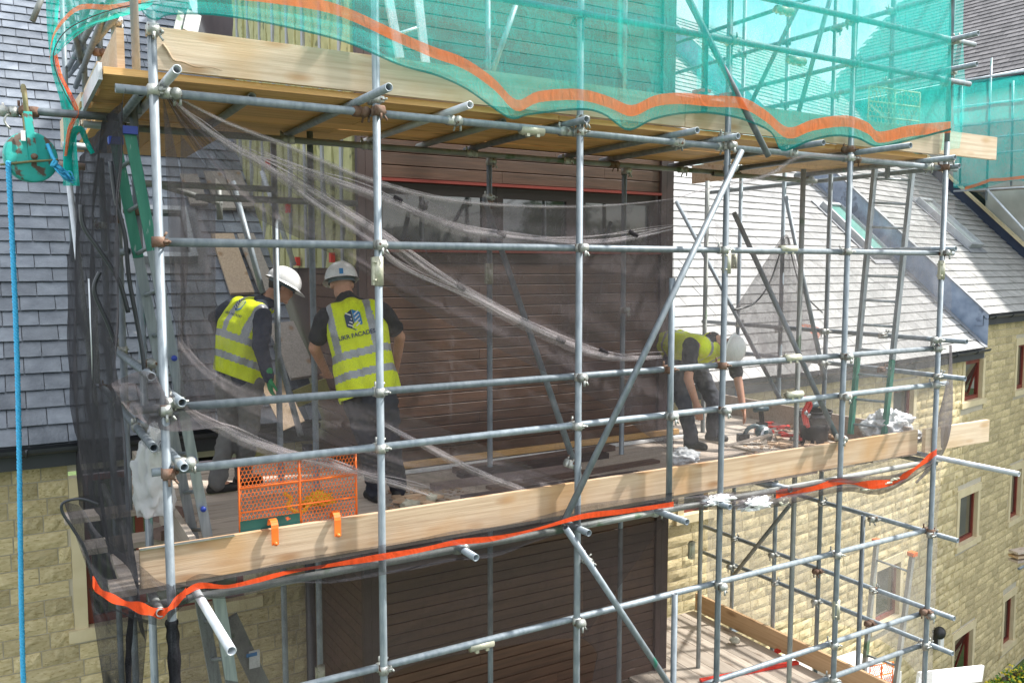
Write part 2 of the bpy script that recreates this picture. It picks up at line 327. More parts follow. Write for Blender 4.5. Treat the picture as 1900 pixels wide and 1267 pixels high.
def wallhit(x, y):
    r_ = ray(x, y); best = None
    for i in range(0, 1901):
        s = ARC[-1]*i/1900; p, d, n = wpt(s, 0); t = (p.dot(n))/(r_.dot(n)) if abs(r_.dot(n)) > 1e-6 else 0
        q = r_*t; e = abs((q-p).dot(d))
        if t > 0 and (best is None or e < best[0]): best = (e, s, q.z)
    return best[1], best[2]

def slate_variants(m, w=.296, l=.30, n=6, th=.008):
    out_ = []
    for k in range(n):
        rr = random.Random(k+3); j = lambda a: rr.uniform(-a, a)
        # lower edge slightly ragged
        b = MB(); xs = [-w/2+.002, -w/6, w/6, w/2-.002]
        lo = [Vector((x, j(.003), 0)) for x in xs]
        vs = [v.copy() for v in lo]+[v+Vector((0,0,th)) for v in lo]+[Vector((-w/2+.002,l,-.006)), Vector((w/2-.002,l,-.006))]
        fs = [(4,5,6,7,9,8), (0,1,5,4), (1,2,6,5), (2,3,7,6), (3,9,7), (0,4,8)]
        b.add(vs, fs); out_.append(b.mesh('slate', m)); out_[-1]['tmp'] = 1
    return out_
def slate_roof(bld, name, s0, s1, z0, rows, mat, gauge=.2, maxn=300, skip=None, toprow=None, base=None, wd=.3):
    """courses of slates laid along the curved eave; the nearest are objects, the rest one mesh"""
    rf = MB()
    ns = max(2, int((s1-s0)/.6)); 
    def f(u, v):
        p, d = path(s0+(s1-s0)*u); n = Vector((d.y, -d.x, 0)); a = v*rows*gauge
        return p-n*(a*math.cos(PITCH))+Vector((0,0,z0+a*math.sin(PITCH)-.012))
    rf.grid(f, ns, 1, smooth=False); deck = rf.build('roof', M_fascia, bld)
    var = slate_variants(mat, w=wd-.004); pl = []
    for k in range(rows):
        off = (.5 if k % 2 else 0)*wd; s = s0+.02-off
        while s < s1-.02:
            a, b_ = s, s+wd; a = max(a, s0); b_ = min(b_, s1)
            if b_-a > .05:
                c = (a+b_)/2; p, d = path(c); n = Vector((d.y, -d.x, 0)); up = -n*math.cos(PITCH)+Vector((0,0,math.sin(PITCH)))
                q = p+up*(k*gauge)+Vector((0,0,z0)); nn = d.cross(up)
                if not (skip and skip(q)): pl.append((q.length, q, d, up, nn, (b_-a)/wd))
            s += wd
    pl.sort(key=lambda t: t[0])
    st = MB()
    for i, (_, q, d, up, nn, wsc) in enumerate(pl):
        v = var[random.randrange(len(var))]; tw = random.uniform(-.008, .008)
        d2 = (d+up*tw).normalized(); up2 = nn.cross(d2)
        lift = nn*(.004+random.uniform(0, .004))
        tl = .045
        up3 = (up2-nn*tl).normalized(); nn3 = d2.cross(up3)
        mtx = Matrix((d2*wsc, up3, nn3)).transposed().to_4x4(); mtx.translation = q+lift
        if i < maxn:
            o = bpy.data.objects.new('slate', v); col.objects.link(o); o.parent = deck
            mm = mtx.copy(); mm.translation = q+lift-W(deck); o.matrix_local = mm
        else:
            st.add([mtx @ x.co for x in v.vertices], [tuple(p.vertices) for p in v.polygons])
    if st.v: st.build('slate_courses', mat, deck, kind='stuff')
    return deck

def stone_variants(n=8):
    out_ = []
    for k in range(n):
        rr = random.Random(k+50); b = MB(); nx, nz_ = 5, 3
        def f(u, v):
            e = min(u, 1-u)*4, min(v, 1-v)*2.2; e = min(1, e[0])*min(1, e[1])
            return Vector((u-.5, -.004-.017*e*(.4+1.2*rr.random()), v-.5))
        b.grid(f, nx, nz_, smooth=False)
        ring = [(-.5,-.5),(.5,-.5),(.5,.5),(-.5,.5)]
        b.add([Vector((x,-.004,z)) for x,z in ring]+[Vector((x,.03,z)) for x,z in ring], [(i,4+i,4+(i+1)%4,(i+1)%4) for i in range(4)])
        out_.append(b.mesh('stone', M_stone))
    return out_
SV = stone_variants()
def stone_wall(bld, s0, s1, z0, z1, holes, course=.152, maxn=300):
    bk = MB(); ns = max(2, int((s1-s0)/.5))
    # mortar backing, opened where the windows are
    ss = sorted(set([s0, s1]+[s0+(s1-s0)*i/ns for i in range(ns+1)]+[h[0] for h in holes]+[h[1] for h in holes]))
    ss = [s for s in ss if s0 <= s <= s1]; zs = sorted(set([z0, z1]+[h[2] for h in holes]+[h[3] for h in holes])); zs = [z for z in zs if z0 <= z <= z1]
    for a, b in zip(ss, ss[1:]):
        for c, d in zip(zs, zs[1:]):
            ms, mz = (a+b)/2, (c+d)/2
            if any(h[0] < ms < h[1] and h[2] < mz < h[3] for h in holes): continue
            bk.add([wpt(a,c,-.006)[0], wpt(b,c,-.006)[0], wpt(b,d,-.006)[0], wpt(a,d,-.006)[0]], [(0,1,2,3)])
    wl = bk.build('wall', M_mortar, bld); pl = []
    z = z1; k = 0
    while z-course >= z0-.01:
        s = s0-random.uniform(0, .3)
        while s < s1:
            l = random.choice((.22,.30,.36,.42,.46,.46)); a, b = max(s, s0), min(s+l, s1); segs = [(a, b)]
            for h in holes:
                if h[2]-.1 < z-course/2 < h[3]+.1 and (z-course < h[3]-.01 and z > h[2]+.01):
                    ns_ = []
                    for (p, q) in segs:
                        if q <= h[0] or p >= h[1]: ns_.append((p, q))
                        else:
                            if p < h[0]: ns_.append((p, h[0]))
                            if q > h[1]: ns_.append((h[1], q))
                    segs = ns_
            for (p, q) in segs:
                if q-p > .05: c, d, n = wpt((p+q)/2, z-course/2); pl.append((c.length, c, d, n, q-p-.010))
            s += l
        z -= course; k += 1
    pl.sort(key=lambda t: t[0]); st = MB()
    for i, (_, c, d, n, l) in enumerate(pl):
        v = random.choice(SV); fl = random.choice((-1, 1))
        mtx = Matrix((d*l, -n*random.uniform(.8, 1.2), Vector((0,0,course-.011)))).transposed().to_4x4()
        if i < maxn:
            o = bpy.data.objects.new('stone', v); col.objects.link(o); o.parent = wl; mm = mtx.copy(); mm.translation = c-W(wl); o.matrix_local = mm
        else:
            mtx.translation = c; st.add([mtx @ x.co for x in v.vertices], [tuple(p.vertices) for p in v.polygons])
    if st.v: st.build('stone_courses', M_stone, wl, kind='stuff')
    return wl
def wframe(s, off=0): p, d, n = wpt(s, 0, off); return d, n
def window(bld, s0, s1, z0, z1, open_=0, nm='window', curtain=True, lintel=True, mull=None):
    """dressed stone surround, reveals, red-brown casement and glass, set 12 cm back"""
    d, n = wframe((s0+s1)/2); Z = Vector((0,0,1)); ax = (d, -n, Z)
    def q(s, z, o): p = wpt(s0, 0, 0)[0]+d*(s-s0)+n*o; p.z = z; return p
    sur = MB(); jw = .11
    e = .018
    def bx(b, a0, a1, c0, c1, o0, o1): b.box((q(a0,c0,o0)+q(a1,c1,o1))/2, (abs(a1-a0)/2, abs(o1-o0)/2, abs(c1-c0)/2), ax)
    bx(sur, s0-jw, s0, z0, z1, -.11, e); sur.build('stone_jamb', M_dress, bld); sur = MB(); bx(sur, s1, s1+jw, z0, z1, -.11, e); sur.build('stone_jamb', M_dress, bld); sur = MB()
    if lintel: bx(sur, s0-jw-.03, s1+jw+.03, z1+.001, z1+.15, -.14, e+.002); sur.build('lintel', M_dress, bld)
    wn = MB(); fw = .055
    sl = MB(); bx(sl, s0-jw-.05, s1+jw+.05, z0-.11, z0-.001, -.14, .05); sl.build('sill', M_dress, bld)
    fr = MB(); m = M_redt
    for a0, a1, c0, c1 in ((s0, s0+fw, z0, z1), (s1-fw, s1, z0, z1), (s0+fw, s1-fw, z0, z0+fw*1.3), (s0+fw, s1-fw, z1-fw, z1)): bx(fr, a0, a1, c0, c1, -.12, -.06)
    for ms in (mull or []): bx(fr, ms-.035, ms+.035, z0+fw*1.3, z1-fw, -.119, -.061)
    wo = fr.build('window', m, bld)
    g = MB()
    if open_:
        c = (q(s0,z0,-.09)+q(s1,z1,-.09))/2; hh = (z1-z0)/2-.03; ww = (s1-s0)/2-.03
        t = Matrix.Rotation(open_, 3, d); u = t @ Z; nn = t @ n; top = q((s0+s1)/2, z1-.03, -.07); cc = top-u*hh
        for sg in (-1, 1): fr2 = None
        cs = MB()
        for sg in (-1, 1): cs.box(cc+d*(ww-.02)*sg, (.024, .022, hh), (d, nn, u))
        cs.box(cc-u*(hh-.025), (ww-.045, .022, .026), (d, nn, u)); cs.box(cc+u*(hh-.025), (ww-.045, .022, .026), (d, nn, u))
        cs.build('open_casement', M_redt, wo); g.box(cc, (ww-.045, .006, hh-.05), (d, nn, u))
    else: bx(g, s0+fw, s1-fw, z0+fw*1.3, z1-fw, -.098, -.09)
    g.build('pane', M_glass, wo)
    if curtain:
        cu = MB(); 
        def cf(u, v): p = q(s0+fw+(s1-s0-2*fw)*(.0+.55*u), z0+.1+(z1-z0-.15)*v, -.2+.02*math.sin(u*38)); return p
        cu.grid(cf, 24, 1); cu.build('curtain', M_curt, wo)
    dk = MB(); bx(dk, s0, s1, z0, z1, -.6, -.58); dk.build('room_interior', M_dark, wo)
    return wo
def gutter(bld, s0, s1, z, fh=.15, downend=False):
    fa = MB(); g = MB(); n_ = max(2, int((s1-s0)/.4)); pts = [s0+(s1-s0)*i/n_ for i in range(n_+1)]
    def F(o, zz):
        def f(u, v):
            i = u*n_; s = s0+(s1-s0)*u; p, d, n = wpt(s, 0); return p+n*(o[0]+(o[1]-o[0])*v)+Vector((0,0,z+zz[0]+(zz[1]-zz[0])*v))
        return f
    fa.grid(F((.16,.16), (-.07-fh, -.02)), n_, 1, smooth=False); fa.grid(F((0,.16), (-.07-fh, -.07-fh)), n_, 1, smooth=False)
    fa.build('fascia', M_fascia, bld)
    def G(u, v):
        s = s0+(s1-s0)*u; p, d, n = wpt(s, 0); a = math.pi*v; r = .06
        return p+n*(.225-r*math.cos(a))+Vector((0,0,z-.03-r*math.sin(a)))
    g.grid(G, n_, 8)
    def G2(u, v):
        s = s0+(s1-s0)*u; p, d, n = wpt(s, 0); a = math.pi*v; r = .055
        return p+n*(.225-r*math.cos(a))+Vector((0,0,z-.03-r*math.sin(a)))
    g.grid(G2, n_, 8)
    s = s0+.3
    go = g.build('gutter', M_gutter, bld)
    while s < s1:
        p, d, n = wpt(s, 0); br = MB()
        br.path([p+n*(.225-.066*math.cos(a))+Vector((0,0,z-.03-.066*math.sin(a))) for a in [math.pi*i/8 for i in range(9)]], .011, 6)
        br.build('gutter_bracket', M_gutter, go); s += .9
    return go

sL0, sTL, sTR = s_at_x(-2.0), s_at_x(2.65), s_at_x(6.18)
sSTEP = s_at_x(15.93); sEND = s_at_x(22.2)

# ---- left wing
lw_ = thing('stone_building', 'yellow stone building with dark slate roof and black gutter left of the brown cladded tower', 'building', (0, 9, -9))
zwt = EZ-.2
a0 = s_at_x(P(157,1000,Y=8.45).x); a1 = s_at_x(1.92)
zb = P(160,1163,Y=8.45).z
Lh = [(a0, a1, zb, -1.86)]
hL = [(a0-.11, a1+.11, zb-.11, -1.80)]
stone_wall(lw_, sL0, sTL, -5.2, zwt-.02, hL, maxn=300)
MB().add([wpt(sL0,-9,-.006)[0], wpt(sTL,-9,-.006)[0], wpt(sTL,-5.2,-.006)[0], wpt(sL0,-5.2,-.006)[0]], [(0,1,2,3)]) 
window(lw_, a0, a1, zb, -1.86, lintel=False, curtain=False, mull=[a0+(a1-a0)*k/3 for k in (1,2)])
skyL = [P(255,385,Y=9)]
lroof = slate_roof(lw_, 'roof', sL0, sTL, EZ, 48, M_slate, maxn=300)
gutter(lw_, sL0, sTL-.02, EZ)
# ---- right wing (curving)
rw = thing('stone_building', 'long curving yellow stone building with pale sunlit slate roof right of the tower', 'building', (11, 9.5, -9))
def W2(x0, y0, x1, y1):
    s0, zt = wallhit(x0, y0); s1, zb_ = wallhit(x1, y1); _, za = wallhit(x0, y1); return s0, s1
wins = []
def hz(x, y): return wallhit(x, y)
for (xl, xr, yt, yb, xm, op) in ((1779, 1812, 918, 1003, 1795, 0), (1769, 1802, 1178, 1265, 1785, R(14)), (1624, 1668, 1052, 1150, 1645, 0), (1789, 1822, 668, 742, 1805, R(14)), (1655, 1693, 722, 790, 1672, 0), (1268,1312,820,950,1290,0)):
    s0 = wallhit(xl, (yt+yb)/2)[0]; s1 = wallhit(xr, (yt+yb)/2)[0]; zt = wallhit(xm, yt)[1]; zb2 = wallhit(xm, yb)[1]
    wins.append([s0, s1, zb2, zt, op])
zt_max = EZ-.24
for q in wins: q[3] = min(q[3], zt_max)
w2 = []
for (xl, xr, yt, yb, xm) in ((1886,1906,640,722,1893), (1875,1897,872,958,1886), (1862,1886,1108,1190,1874)):
    s0 = wallhit(xl, (yt+yb)/2)[0]; s1 = s0+.62; zt = wallhit(xm, yt)[1]; zb2 = wallhit(xm, yb)[1]; w2.append((s0, s1, zb2, zt))
ALLH = [(a-.11, b+.11, c-.11, d+(.15 if d < zt_max-.2 else .02)) for a, b, c, d, o in wins]+[(a-.11, b+.11, c-.11, d+.15) for a, b, c, d in w2]
stone_wall(rw, sTR, sSTEP, -8.9, zwt-.02, ALLH, maxn=300)
for a, b, c, d, o in wins: window(rw, a, b, c, d, open_=o, lintel=d < zt_max-.2)
gutter(rw, sTR+.02, sSTEP+.12, EZ)
ROWS = 57
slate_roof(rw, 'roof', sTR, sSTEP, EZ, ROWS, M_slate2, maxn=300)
# ridge
rd = MB()
def rpt(s, a, z0=EZ, nrm=0):
    p, d = path(s); n = Vector((d.y, -d.x, 0)); return p-n*(a*math.cos(PITCH))+Vector((0,0,z0+a*math.sin(PITCH)))+(n*math.sin(PITCH)+Vector((0,0,math.cos(PITCH))))*nrm
for i in range(24):
    s = sTR+(sSTEP-sTR)*i/24; rd.tube(rpt(s, ROWS*.2+.03, EZ, -.03), rpt(s+(sSTEP-sTR)/24-.01, ROWS*.2+.03, EZ, -.03), .10, seg=10)
rd.build('ridge_tiles', M_leadd, rw, kind='stuff')
# lead-faced upstand between the two roofs
st2 = thing('stone_building', 'taller yellow stone house with slate roof behind a lead upstand tinted blue for sky light at far right', 'building', (17.6, 10.5, -9))
ld = MB(); H = .62
n2 = 9
for k in range(n2):
    a, b = k*1.3, k*1.3+1.295
    p0, p1 = rpt(sSTEP, a), rpt(sSTEP, b); d = path(sSTEP)[1]
    def f(u, v, p0=p0, p1=p1): 
        p = p0.lerp(p1, u); return p+Vector((0,0,H*v))-d*(.012*noise.noise(p*3+Vector((0,0,v*3))))
    l1 = MB().grid(f, 6, 4); l1.build('lead_sheet', M_lead, st2)
cap = MB(); p0, p1 = rpt(sSTEP, -.02), rpt(sSTEP, 11.7); d = path(sSTEP)[1]
cap.bar(p0+Vector((0,0,H+.012)), p1+Vector((0,0,H+.012)), .10, .02); cap.build('lead_capping', M_leadd, st2)
fl = MB(); fl.bar(p0-d*.09+Vector((0,0,.02)), p1-d*.09+Vector((0,0,.02)), .16, .012); fl.build('soaker_flashing', M_leadd, st2)
EZ2 = EZ+H
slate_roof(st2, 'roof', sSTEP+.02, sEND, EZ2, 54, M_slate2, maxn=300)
stone_wall(st2, sSTEP, sEND, -8.9, EZ2-.22, ALLH, maxn=300)
for a, b, c, d in w2: window(st2, a, b, c, d)
gutter(st2, sSTEP-.02, sEND, EZ2)

# ---- skylights
def skylight(bld, pts, label, mat_g, th=.11, plane=(EZ, EY), parentlabel=None):
    q = pts; c = sum(q, Vector())/4
    ux = (q[1]-q[0]).normalized(); vy = (q[3]-q[0]); vy = (vy-ux*vy.dot(ux)).normalized(); nn = ux.cross(vy)
    if nn.z < 0: nn = -nn
    w_ = ((q[1]-q[0]).length+(q[2]-q[3]).length)/4; h_ = ((q[3]-q[0]).length+(q[2]-q[1]).length)/4
    t = thing('skylight', label, 'skylight', c); 
    ap = MB().box(c+nn*.018, (w_+.13, h_+.15, .012), (ux, vy, nn)).build('flashing', M_leadd, t)
    f = MB()
    for sg in (-1, 1): f.box(c+ux*(w_-.03)*sg+nn*(.03+th/2), (.035, h_, th/2), (ux, vy, nn)); f.box(c+vy*(h_-.03)*sg+nn*(.03+th/2), (w_-.066, .035, th/2-.002), (ux, vy, nn))
    f.build('frame', pm('skylight_frame', (.33,.35,.37), (.45,.47,.49), 4, .4, .3) if 'skylight_frame' not in MATS else MATS['skylight_frame'], t); MB().box(c+nn*(th*.75), (w_-.066, h_-.066, .006), (ux, vy, nn)).build('pane', mat_g, t); return t
M_gteal = pm('greenish_glass', (.14,.33,.28), (.18,.40,.34), 2, .12, spec=.8)
M_gpale = pm('sky_pale_glass', (.34,.38,.36), (.42,.46,.44), 2, .12, spec=.9)  # white sky mirrored in the panes is painted as a pale base
def hitsurf(x, y, z0, off=0):
    """ray to the curved right roof"""
    best = None; r_ = ray(x, y)
    for i in range(200):
        s = sTR+(sEND-sTR)*i/199; p, d = path(s); n = Vector((d.y, -d.x, 0)); up = -n*math.cos(PITCH)+Vector((0,0,math.sin(PITCH))); nn = d.cross(up)
        p = p+Vector((0,0,z0)); t = p.dot(nn)/r_.dot(nn); q = r_*t; e = abs((q-p).dot(d))
        if best is None or e < best[0]: best = (e, q+nn*off, d, up, nn)
    return best
for (c0, c1, hh, z0, g, lb) in (((1585,432),(1625,0),.0,EZ,M_gteal,'skylight with green glass and raised grey frame on pale roof left of the lead upstand'),
                         ((1757,418),(0,0),.0,EZ2,M_gpale,'grey framed skylight on the upper slate roof beside the netted scaffold standard'),
                         ((1852,425),(0,0),.0,EZ2,M_gpale,'shaded skylight with silver frame furthest right on the upper slate roof')):
    e, q, d, up, nn = hitsurf(c0[0], c0[1], z0)
    hw, hh = .36, (.80 if z0 == EZ2 else .80)
    pts = [q-d*hw-up*hh, q+d*hw-up*hh, q+d*hw+up*hh, q-d*hw+up*hh]
    skylight(rw, pts, lb, g)
q = onroof(300, 445); d = Vector((1,0,0)); up = Vector((0,math.cos(PITCH),math.sin(PITCH)))
skylight(lw_, [q-d*.30-up*.42, q+d*.30-up*.42, q+d*.30+up*.42, q-d*.30+up*.42], 'dark framed skylight on the left slate roof behind the ladder', M_glass)

# ---- brown-clad tower
TX0, TX1, TY, TZT = 2.65, 6.18, 7.1, 4.55
tw = thing('clad_tower', 'brown board cladded stair tower with a dark window band, wrapped in scaffolding', 'tower', (4.4, 8, -9))
MB().bb((TX0+.06, TY+.16, -9), (TX1-.02, 14, TZT-.05)).build('wall', M_trim, tw)
wx0, wx1, wz0, wz1 = 2.83, 6.0, .17, .76
rows = []; z = -9
bmeshes = {}
def cboard(x0, x1, z0, z1, y=TY, m=None):
    key = (round(x1-x0, 3), round(z1-z0, 3))
    if key not in bmeshes:
        w_, h_ = (x1-x0)/2, (z1-z0)/2; b = MB()
        prof = [(0,-h_), (-.010,-h_+.002), (-.016,-h_+.006), (-.016,h_-.008), (-.010,h_-.003), (0,h_-.002)]   # chamfered board, open joint
        vs = [Vector((sx*w_, y_, z_)) for sx in (-1, 1) for y_, z_ in prof]
        b.add(vs, [(i, i+1, i+7, i+6) for i in range(5)]+[(0,6,11,5), (5,4,3,2,1,0), (6,7,8,9,10,11)]); bmeshes[key] = b.mesh('cladding_board', M_clad)
    o = bpy.data.objects.new('cladding_board', bmeshes[key]); col.objects.link(o); o.parent = tw
    o.location = Vector(((x0+x1)/2, y+.048, (z0+z1)/2))-W(tw)
    return o
zl = wz0-.03; k = 0
bx0, bx1 = 2.80, 6.02
while zl > -6.0 and k < 70:
    J = bx0+1.05+.9*((k*7) % 3) if k % 2 else bx0+2.2
    g = .0015
    cboard(bx0, J-g, zl-.1, zl); cboard(J+g, bx1, zl-.1, zl); zl -= .1; k += 1
zu = wz1+.03; k = 0
while zu < TZT-.1:
    J = bx0+1.3+.6*((k*5) % 3)
    cboard(bx0, J-.0015, zu, zu+.112); cboard(J+.0015, bx1, zu, zu+.112); zu += .112; k += 1
for (a, b) in ((TX0, TX0+.07), (TX0+.073, bx0-.004), (bx1+.004, bx1+.075), (bx1+.078, TX1+.01)):
    MB().bb((a, TY+.0, -9), (b, TY+.06, TZT-.06)).build('corner_trim', M_trim, tw)
# side wall facing left: clad low down, open studs with insulation above
zz = -6
while zz < -.02:
    MB().bb((TX0+.018, TY+.07, zz+.004), (TX0+.062, 8.6, zz+.106)).build('side_board', M_clad, tw); zz += .11
yy = TY+.12; k = 0
while yy < 11.5:
    MB().bb((TX0-.005, yy, .0 if yy < 9 else -.1), (TX0+.06, yy+.06, TZT-.1)).build('stud', M_stud if k % 2 else M_insul, tw)
    ib = MB()
    def fi(u, v, yy=yy): p = Vector((TX0+.03, yy+.065+.20*u, TZT-.12-(TZT-.12-(.0))*v)); p.x -= .03*(noise.noise(p*4)+.3)+.008; return p
    ib.grid(fi, 3, 40).build('insulation_batt', M_insul, tw); yy += .27; k += 1
for px, py in ((497,303), (534,387), (552,485), (616,478)):
    q = P(px, py, X=TX0-.03); MB().box(q, (.02, .03, .045)).build('red_clip', M_red, tw)
# window band
wd_ = MB()
MB().bb((wx0-.03, TY+.0, wz1), (wx1+.03, TY+.075, wz1+.026)).build('window_head_trim', M_redt, tw)
MB().bb((wx0-.03, TY+.0, wz0-.03), (wx1+.03, TY+.075, wz0)).build('window_sill_trim', M_redt, tw)
xs = [wx0, wx0+.95, wx0+1.12, wx0+2.05, wx0+2.2, wx1]
for i, (a, b) in enumerate(((wx0, 3.98), (4.06, 4.94), (5.02, wx1))):
    f = MB(); y0, y1 = TY+.075, TY+.14; z0, z1 = wz0+.003, wz1-.003; fw = .075
    f.bb((a,y0,z0), (a+fw,y1,z1)); f.bb((b-fw,y0,z0), (b,y1,z1)); f.bb((a+fw,y0,z0), (b-fw,y1,z0+.06)); f.bb((a+fw,y0,z1-.10), (b-fw,y1,z1))
    wo = f.build('window', M_frame, tw); MB().bb((a+fw,y0+.02,z0+.06), (b-fw,y0+.03,z1-.10)).build('pane', M_glass, wo)
MB().bb((3.98, TY+.08, wz0), (4.06, TY+.12, wz1)).build('mullion', M_frame, tw); MB().bb((4.94, TY+.08, wz0), (5.02, TY+.12, wz1)).build('mullion', M_frame, tw)
rt = MB(); rt.add([(TX0,TY,TZT),(TX1+.1,TY,TZT),(TX1+.1,14,TZT),(TX0,14,TZT),((TX0+TX1)/2,TY,TZT+1.1),((TX0+TX1)/2,14,TZT+1.1)], [(0,1,4),(1,2,5,4),(3,0,4,5),(2,3,5),(0,3,2,1)])
rt.build('roof', M_slate, tw)
# dark downpipe in the corner and white flashing strip up the roof
MB().tube((TX0-.12, 8.30, -8.9), (TX0-.12, 8.30, -1.75), .05, seg=16).build('downpipe', M_gutter, lw_)

# ---- far wing with its own scaffold
WX = 21.3
fwg = thing('far_building', 'far wing with brown slate roof and cream wall behind teal scaffold netting, top right', 'building', (22, 12, -9))
wdir = Vector((.03, -1, 0)).normalized()
def fq(t, z, o=0): return Vector((WX-o, 18, z))+wdir*t     # t metres towards the viewer
fwm = MB().add([fq(0,-9), fq(12,-9), fq(12,4.1), fq(0,4.1)], [(0,1,2,3)]) or None
b = MB(); b.add([fq(0,-9), fq(12,-9), fq(12,4.6), fq(0,4.6)], [(0,1,2,3)]); b.build('wall', M_cream, fwg)
for k in range(3):
    for t in (4.6, 6.3):
        b = MB(); b.add([fq(t,.9-2.6*k,.02), fq(t+.6,.9-2.6*k,.02), fq(t+.6,2.1-2.6*k,.02), fq(t,2.1-2.6*k,.02)], [(0,1,2,3)]); b.build('window', M_glass, fwg)
sl = MB(); pu = Vector((math.cos(PITCH), 0, math.sin(PITCH))); L2 = []
var = slate_variants(M_slate3, w=.296); nn = Vector((-math.sin(PITCH), 0, math.cos(PITCH)))
dk = MB(); dk.add([fq(0,4.75,.25), fq(12,4.75,.25), fq(12,4.75,.25)+pu*8, fq(0,4.75,.25)+pu*8], [(0,1,2,3)]); rdk = dk.build('roof', M_fascia, fwg)
for k in range(38):
    for i in range(40):
        q = fq(.3*i+(.15 if k % 2 else 0), 4.77, .25)+pu*(.2*k); v = random.choice(var)
        d2 = wdir; u2 = (pu-nn*.045).normalized(); 
        mtx = Matrix((d2, u2, -d2.cross(u2) if d2.cross(u2).z < 0 else d2.cross(u2))).transposed().to_4x4(); mtx.translation = q+nn*.006
        L2.append((q.length, mtx, v))
L2.sort(key=lambda t: t[0])
for i, (_, mtx, v) in enumerate(L2):
    if i < 300:
        o = bpy.data.objects.new('slate', v); col.objects.link(o); o.parent = rdk; mm = mtx.copy(); mm.translation -= W(rdk); o.matrix_local = mm
    else: sl.add([mtx @ x.co for x in v.vertices], [tuple(p.vertices) for p in v.polygons])
sl.build('slate_courses', M_slate3, rdk, kind='stuff')
MB().bar(fq(0,4.65,.33), fq(12,4.65,.33), .12, .10).build('gutter', M_gutter, fwg)
MB().bar(fq(0,4.5,.2), fq(12,4.5,.2), .06, .22).build('fascia', M_fascia, fwg)
vb = MB(); a = Vector((WX-.12, 16.2, EZ2+TP*(16.2-10.45)+.14)); b2 = Vector((WX-.02, 9.8, EZ2+TP*(9.8-10.45)+.14))
vb.bar(a, b2, .05, .28).build('bargeboard', M_navy, fwg); MB().bar(a+Vector((-.04,0,.17)), b2+Vector((-.04,0,.17)), .12, .05).build('verge_strip', M_dress, fwg)

# scaffold of the far wing
fs = thing('scaffold', 'distant tube scaffold with netting against the far wing, top right', 'scaffold', (18.3, 12, -9), group='scaffolds')
SX = 20.2
def fp(x, y): return P(x, y, X=SX)
for x in (1838, 1880, 1785): 
    tube(P(x, 150, X=SX) if x != 1838 else P(1840,108,X=SX), P(x-8 if x == 1838 else x-4, 372 if x == 1838 else 345, X=SX), fs, 'standard')
for (y0, y1) in ((152,128), (200,184), (236,222), (262,250), (292,280), (344,335), (355,352)):
    tube(P(1770, y0, X=SX), P(1990, y1-10, X=SX), fs, 'ledger', M_tubew)
tube(P(1830,350,X=SX), P(1905,432,X=SX-.6), fs, 'brace', M_tubew)
for k in range(3): 
    a = P(1800,352,X=SX); MB().bar(P(1775,352,X=SX)+Vector((.3+.24*k,0,0)), P(1960,340,X=SX)+Vector((.3+.24*k,0,0)), .225, .038).build('scaffold_board', M_board, fs)
fnet = thing('debris_net', 'teal debris net hung on the distant far wing scaffold', 'netting', (18, 11, 3))
def ffn(u, v):
    bx_ = 1770+210*u; top = P(bx_, 153-22*u, X=SX-.06); bot = P(bx_, 348-12*u+6*math.sin(u*9), X=SX-.06)
    p = top.lerp(bot, v); p.x += .06*noise.noise(p*1.5); return p
MB().grid(ffn, 40, 16).build('net_sheet', N_teal, fnet)
def ffo(u, v):
    bx_ = 1790+190*u; y = 347-20*min(1, u*4)+4*math.sin(u*6); p = P(bx_, y+6*v, X=SX-.12); return p
MB().grid(ffo, 40, 1).build('orange_band', N_or, fnet)

# ================================================================== MAIN SCAFFOLD
S = thing('scaffold', 'large galvanised tube and board scaffold wrapped around the brown cladded tower', 'scaffold', (4.2, 5.8, -9), group='scaffolds')
# coupler: two perpendicular bands, bolts and nuts
cm = MB()
cm.tube((0,0,-.028), (0,0,.028), .0315, seg=12); cm.tube((-.028,.050,0), (.028,.050,0), .0315, seg=12)
cm.box((0,.025,0), (.024,.022,.024)); cm.tube((.020,-.02,0), (.055,-.02,0), .008, seg=6); cm.tube((.05,-.045,0), (.05,.01,0), .007, seg=6); cm.ball((.05,.012,0), .013, 6, 4); cm.tube((0,.075,.02), (0,.075,.06), .008, seg=6)
cm.box((.034,0,0), (.012,.016,.018)); cm.tube((.032,.05,.03), (.05,.05,.055), .007, seg=6)
CM = cm.mesh('coupler', M_cpl); CM2 = CM.copy(); CM2.materials.clear(); CM2.materials.append(M_rust)
def coupler(p, ry=0, rz=0, m=None, parent=S):
    o = bpy.data.objects.new('coupler', m or (CM if random.random() < .8 else CM2)); col.objects.link(o); o.parent = parent
    o.location = Vector(p)-W(parent); o.rotation_euler = (random.choice((0, math.pi)), ry, rz); return o
sl_ = MB(); sl_.tube((0,0,-.09), (0,0,.09), .031, seg=12); sl_.box((.034,0,0), (.010,.012,.085)); sl_.box((-.01,-.03,.04), (.012,.012,.012)); sl_.box((-.01,-.03,-.04), (.012,.012,.012))
for z_ in (-.055, .055): sl_.tube((.03,-.03,z_), (.03,.03,z_), .007, seg=6)
SLM = sl_.mesh('sleeve_coupler', pm('sleeve_steel', (.42,.42,.33), (.55,.54,.44), 20, .5, .5, .2))
def sleeve(p, d=Vector((0,0,1))):
    o = bpy.data.objects.new('sleeve_coupler', SLM); col.objects.link(o); o.parent = S; o.location = Vector(p)-W(S); o.rotation_mode = 'QUATERNION'; o.rotation_quaternion = Vector(d).to_track_quat('Z', 'Y'); return o

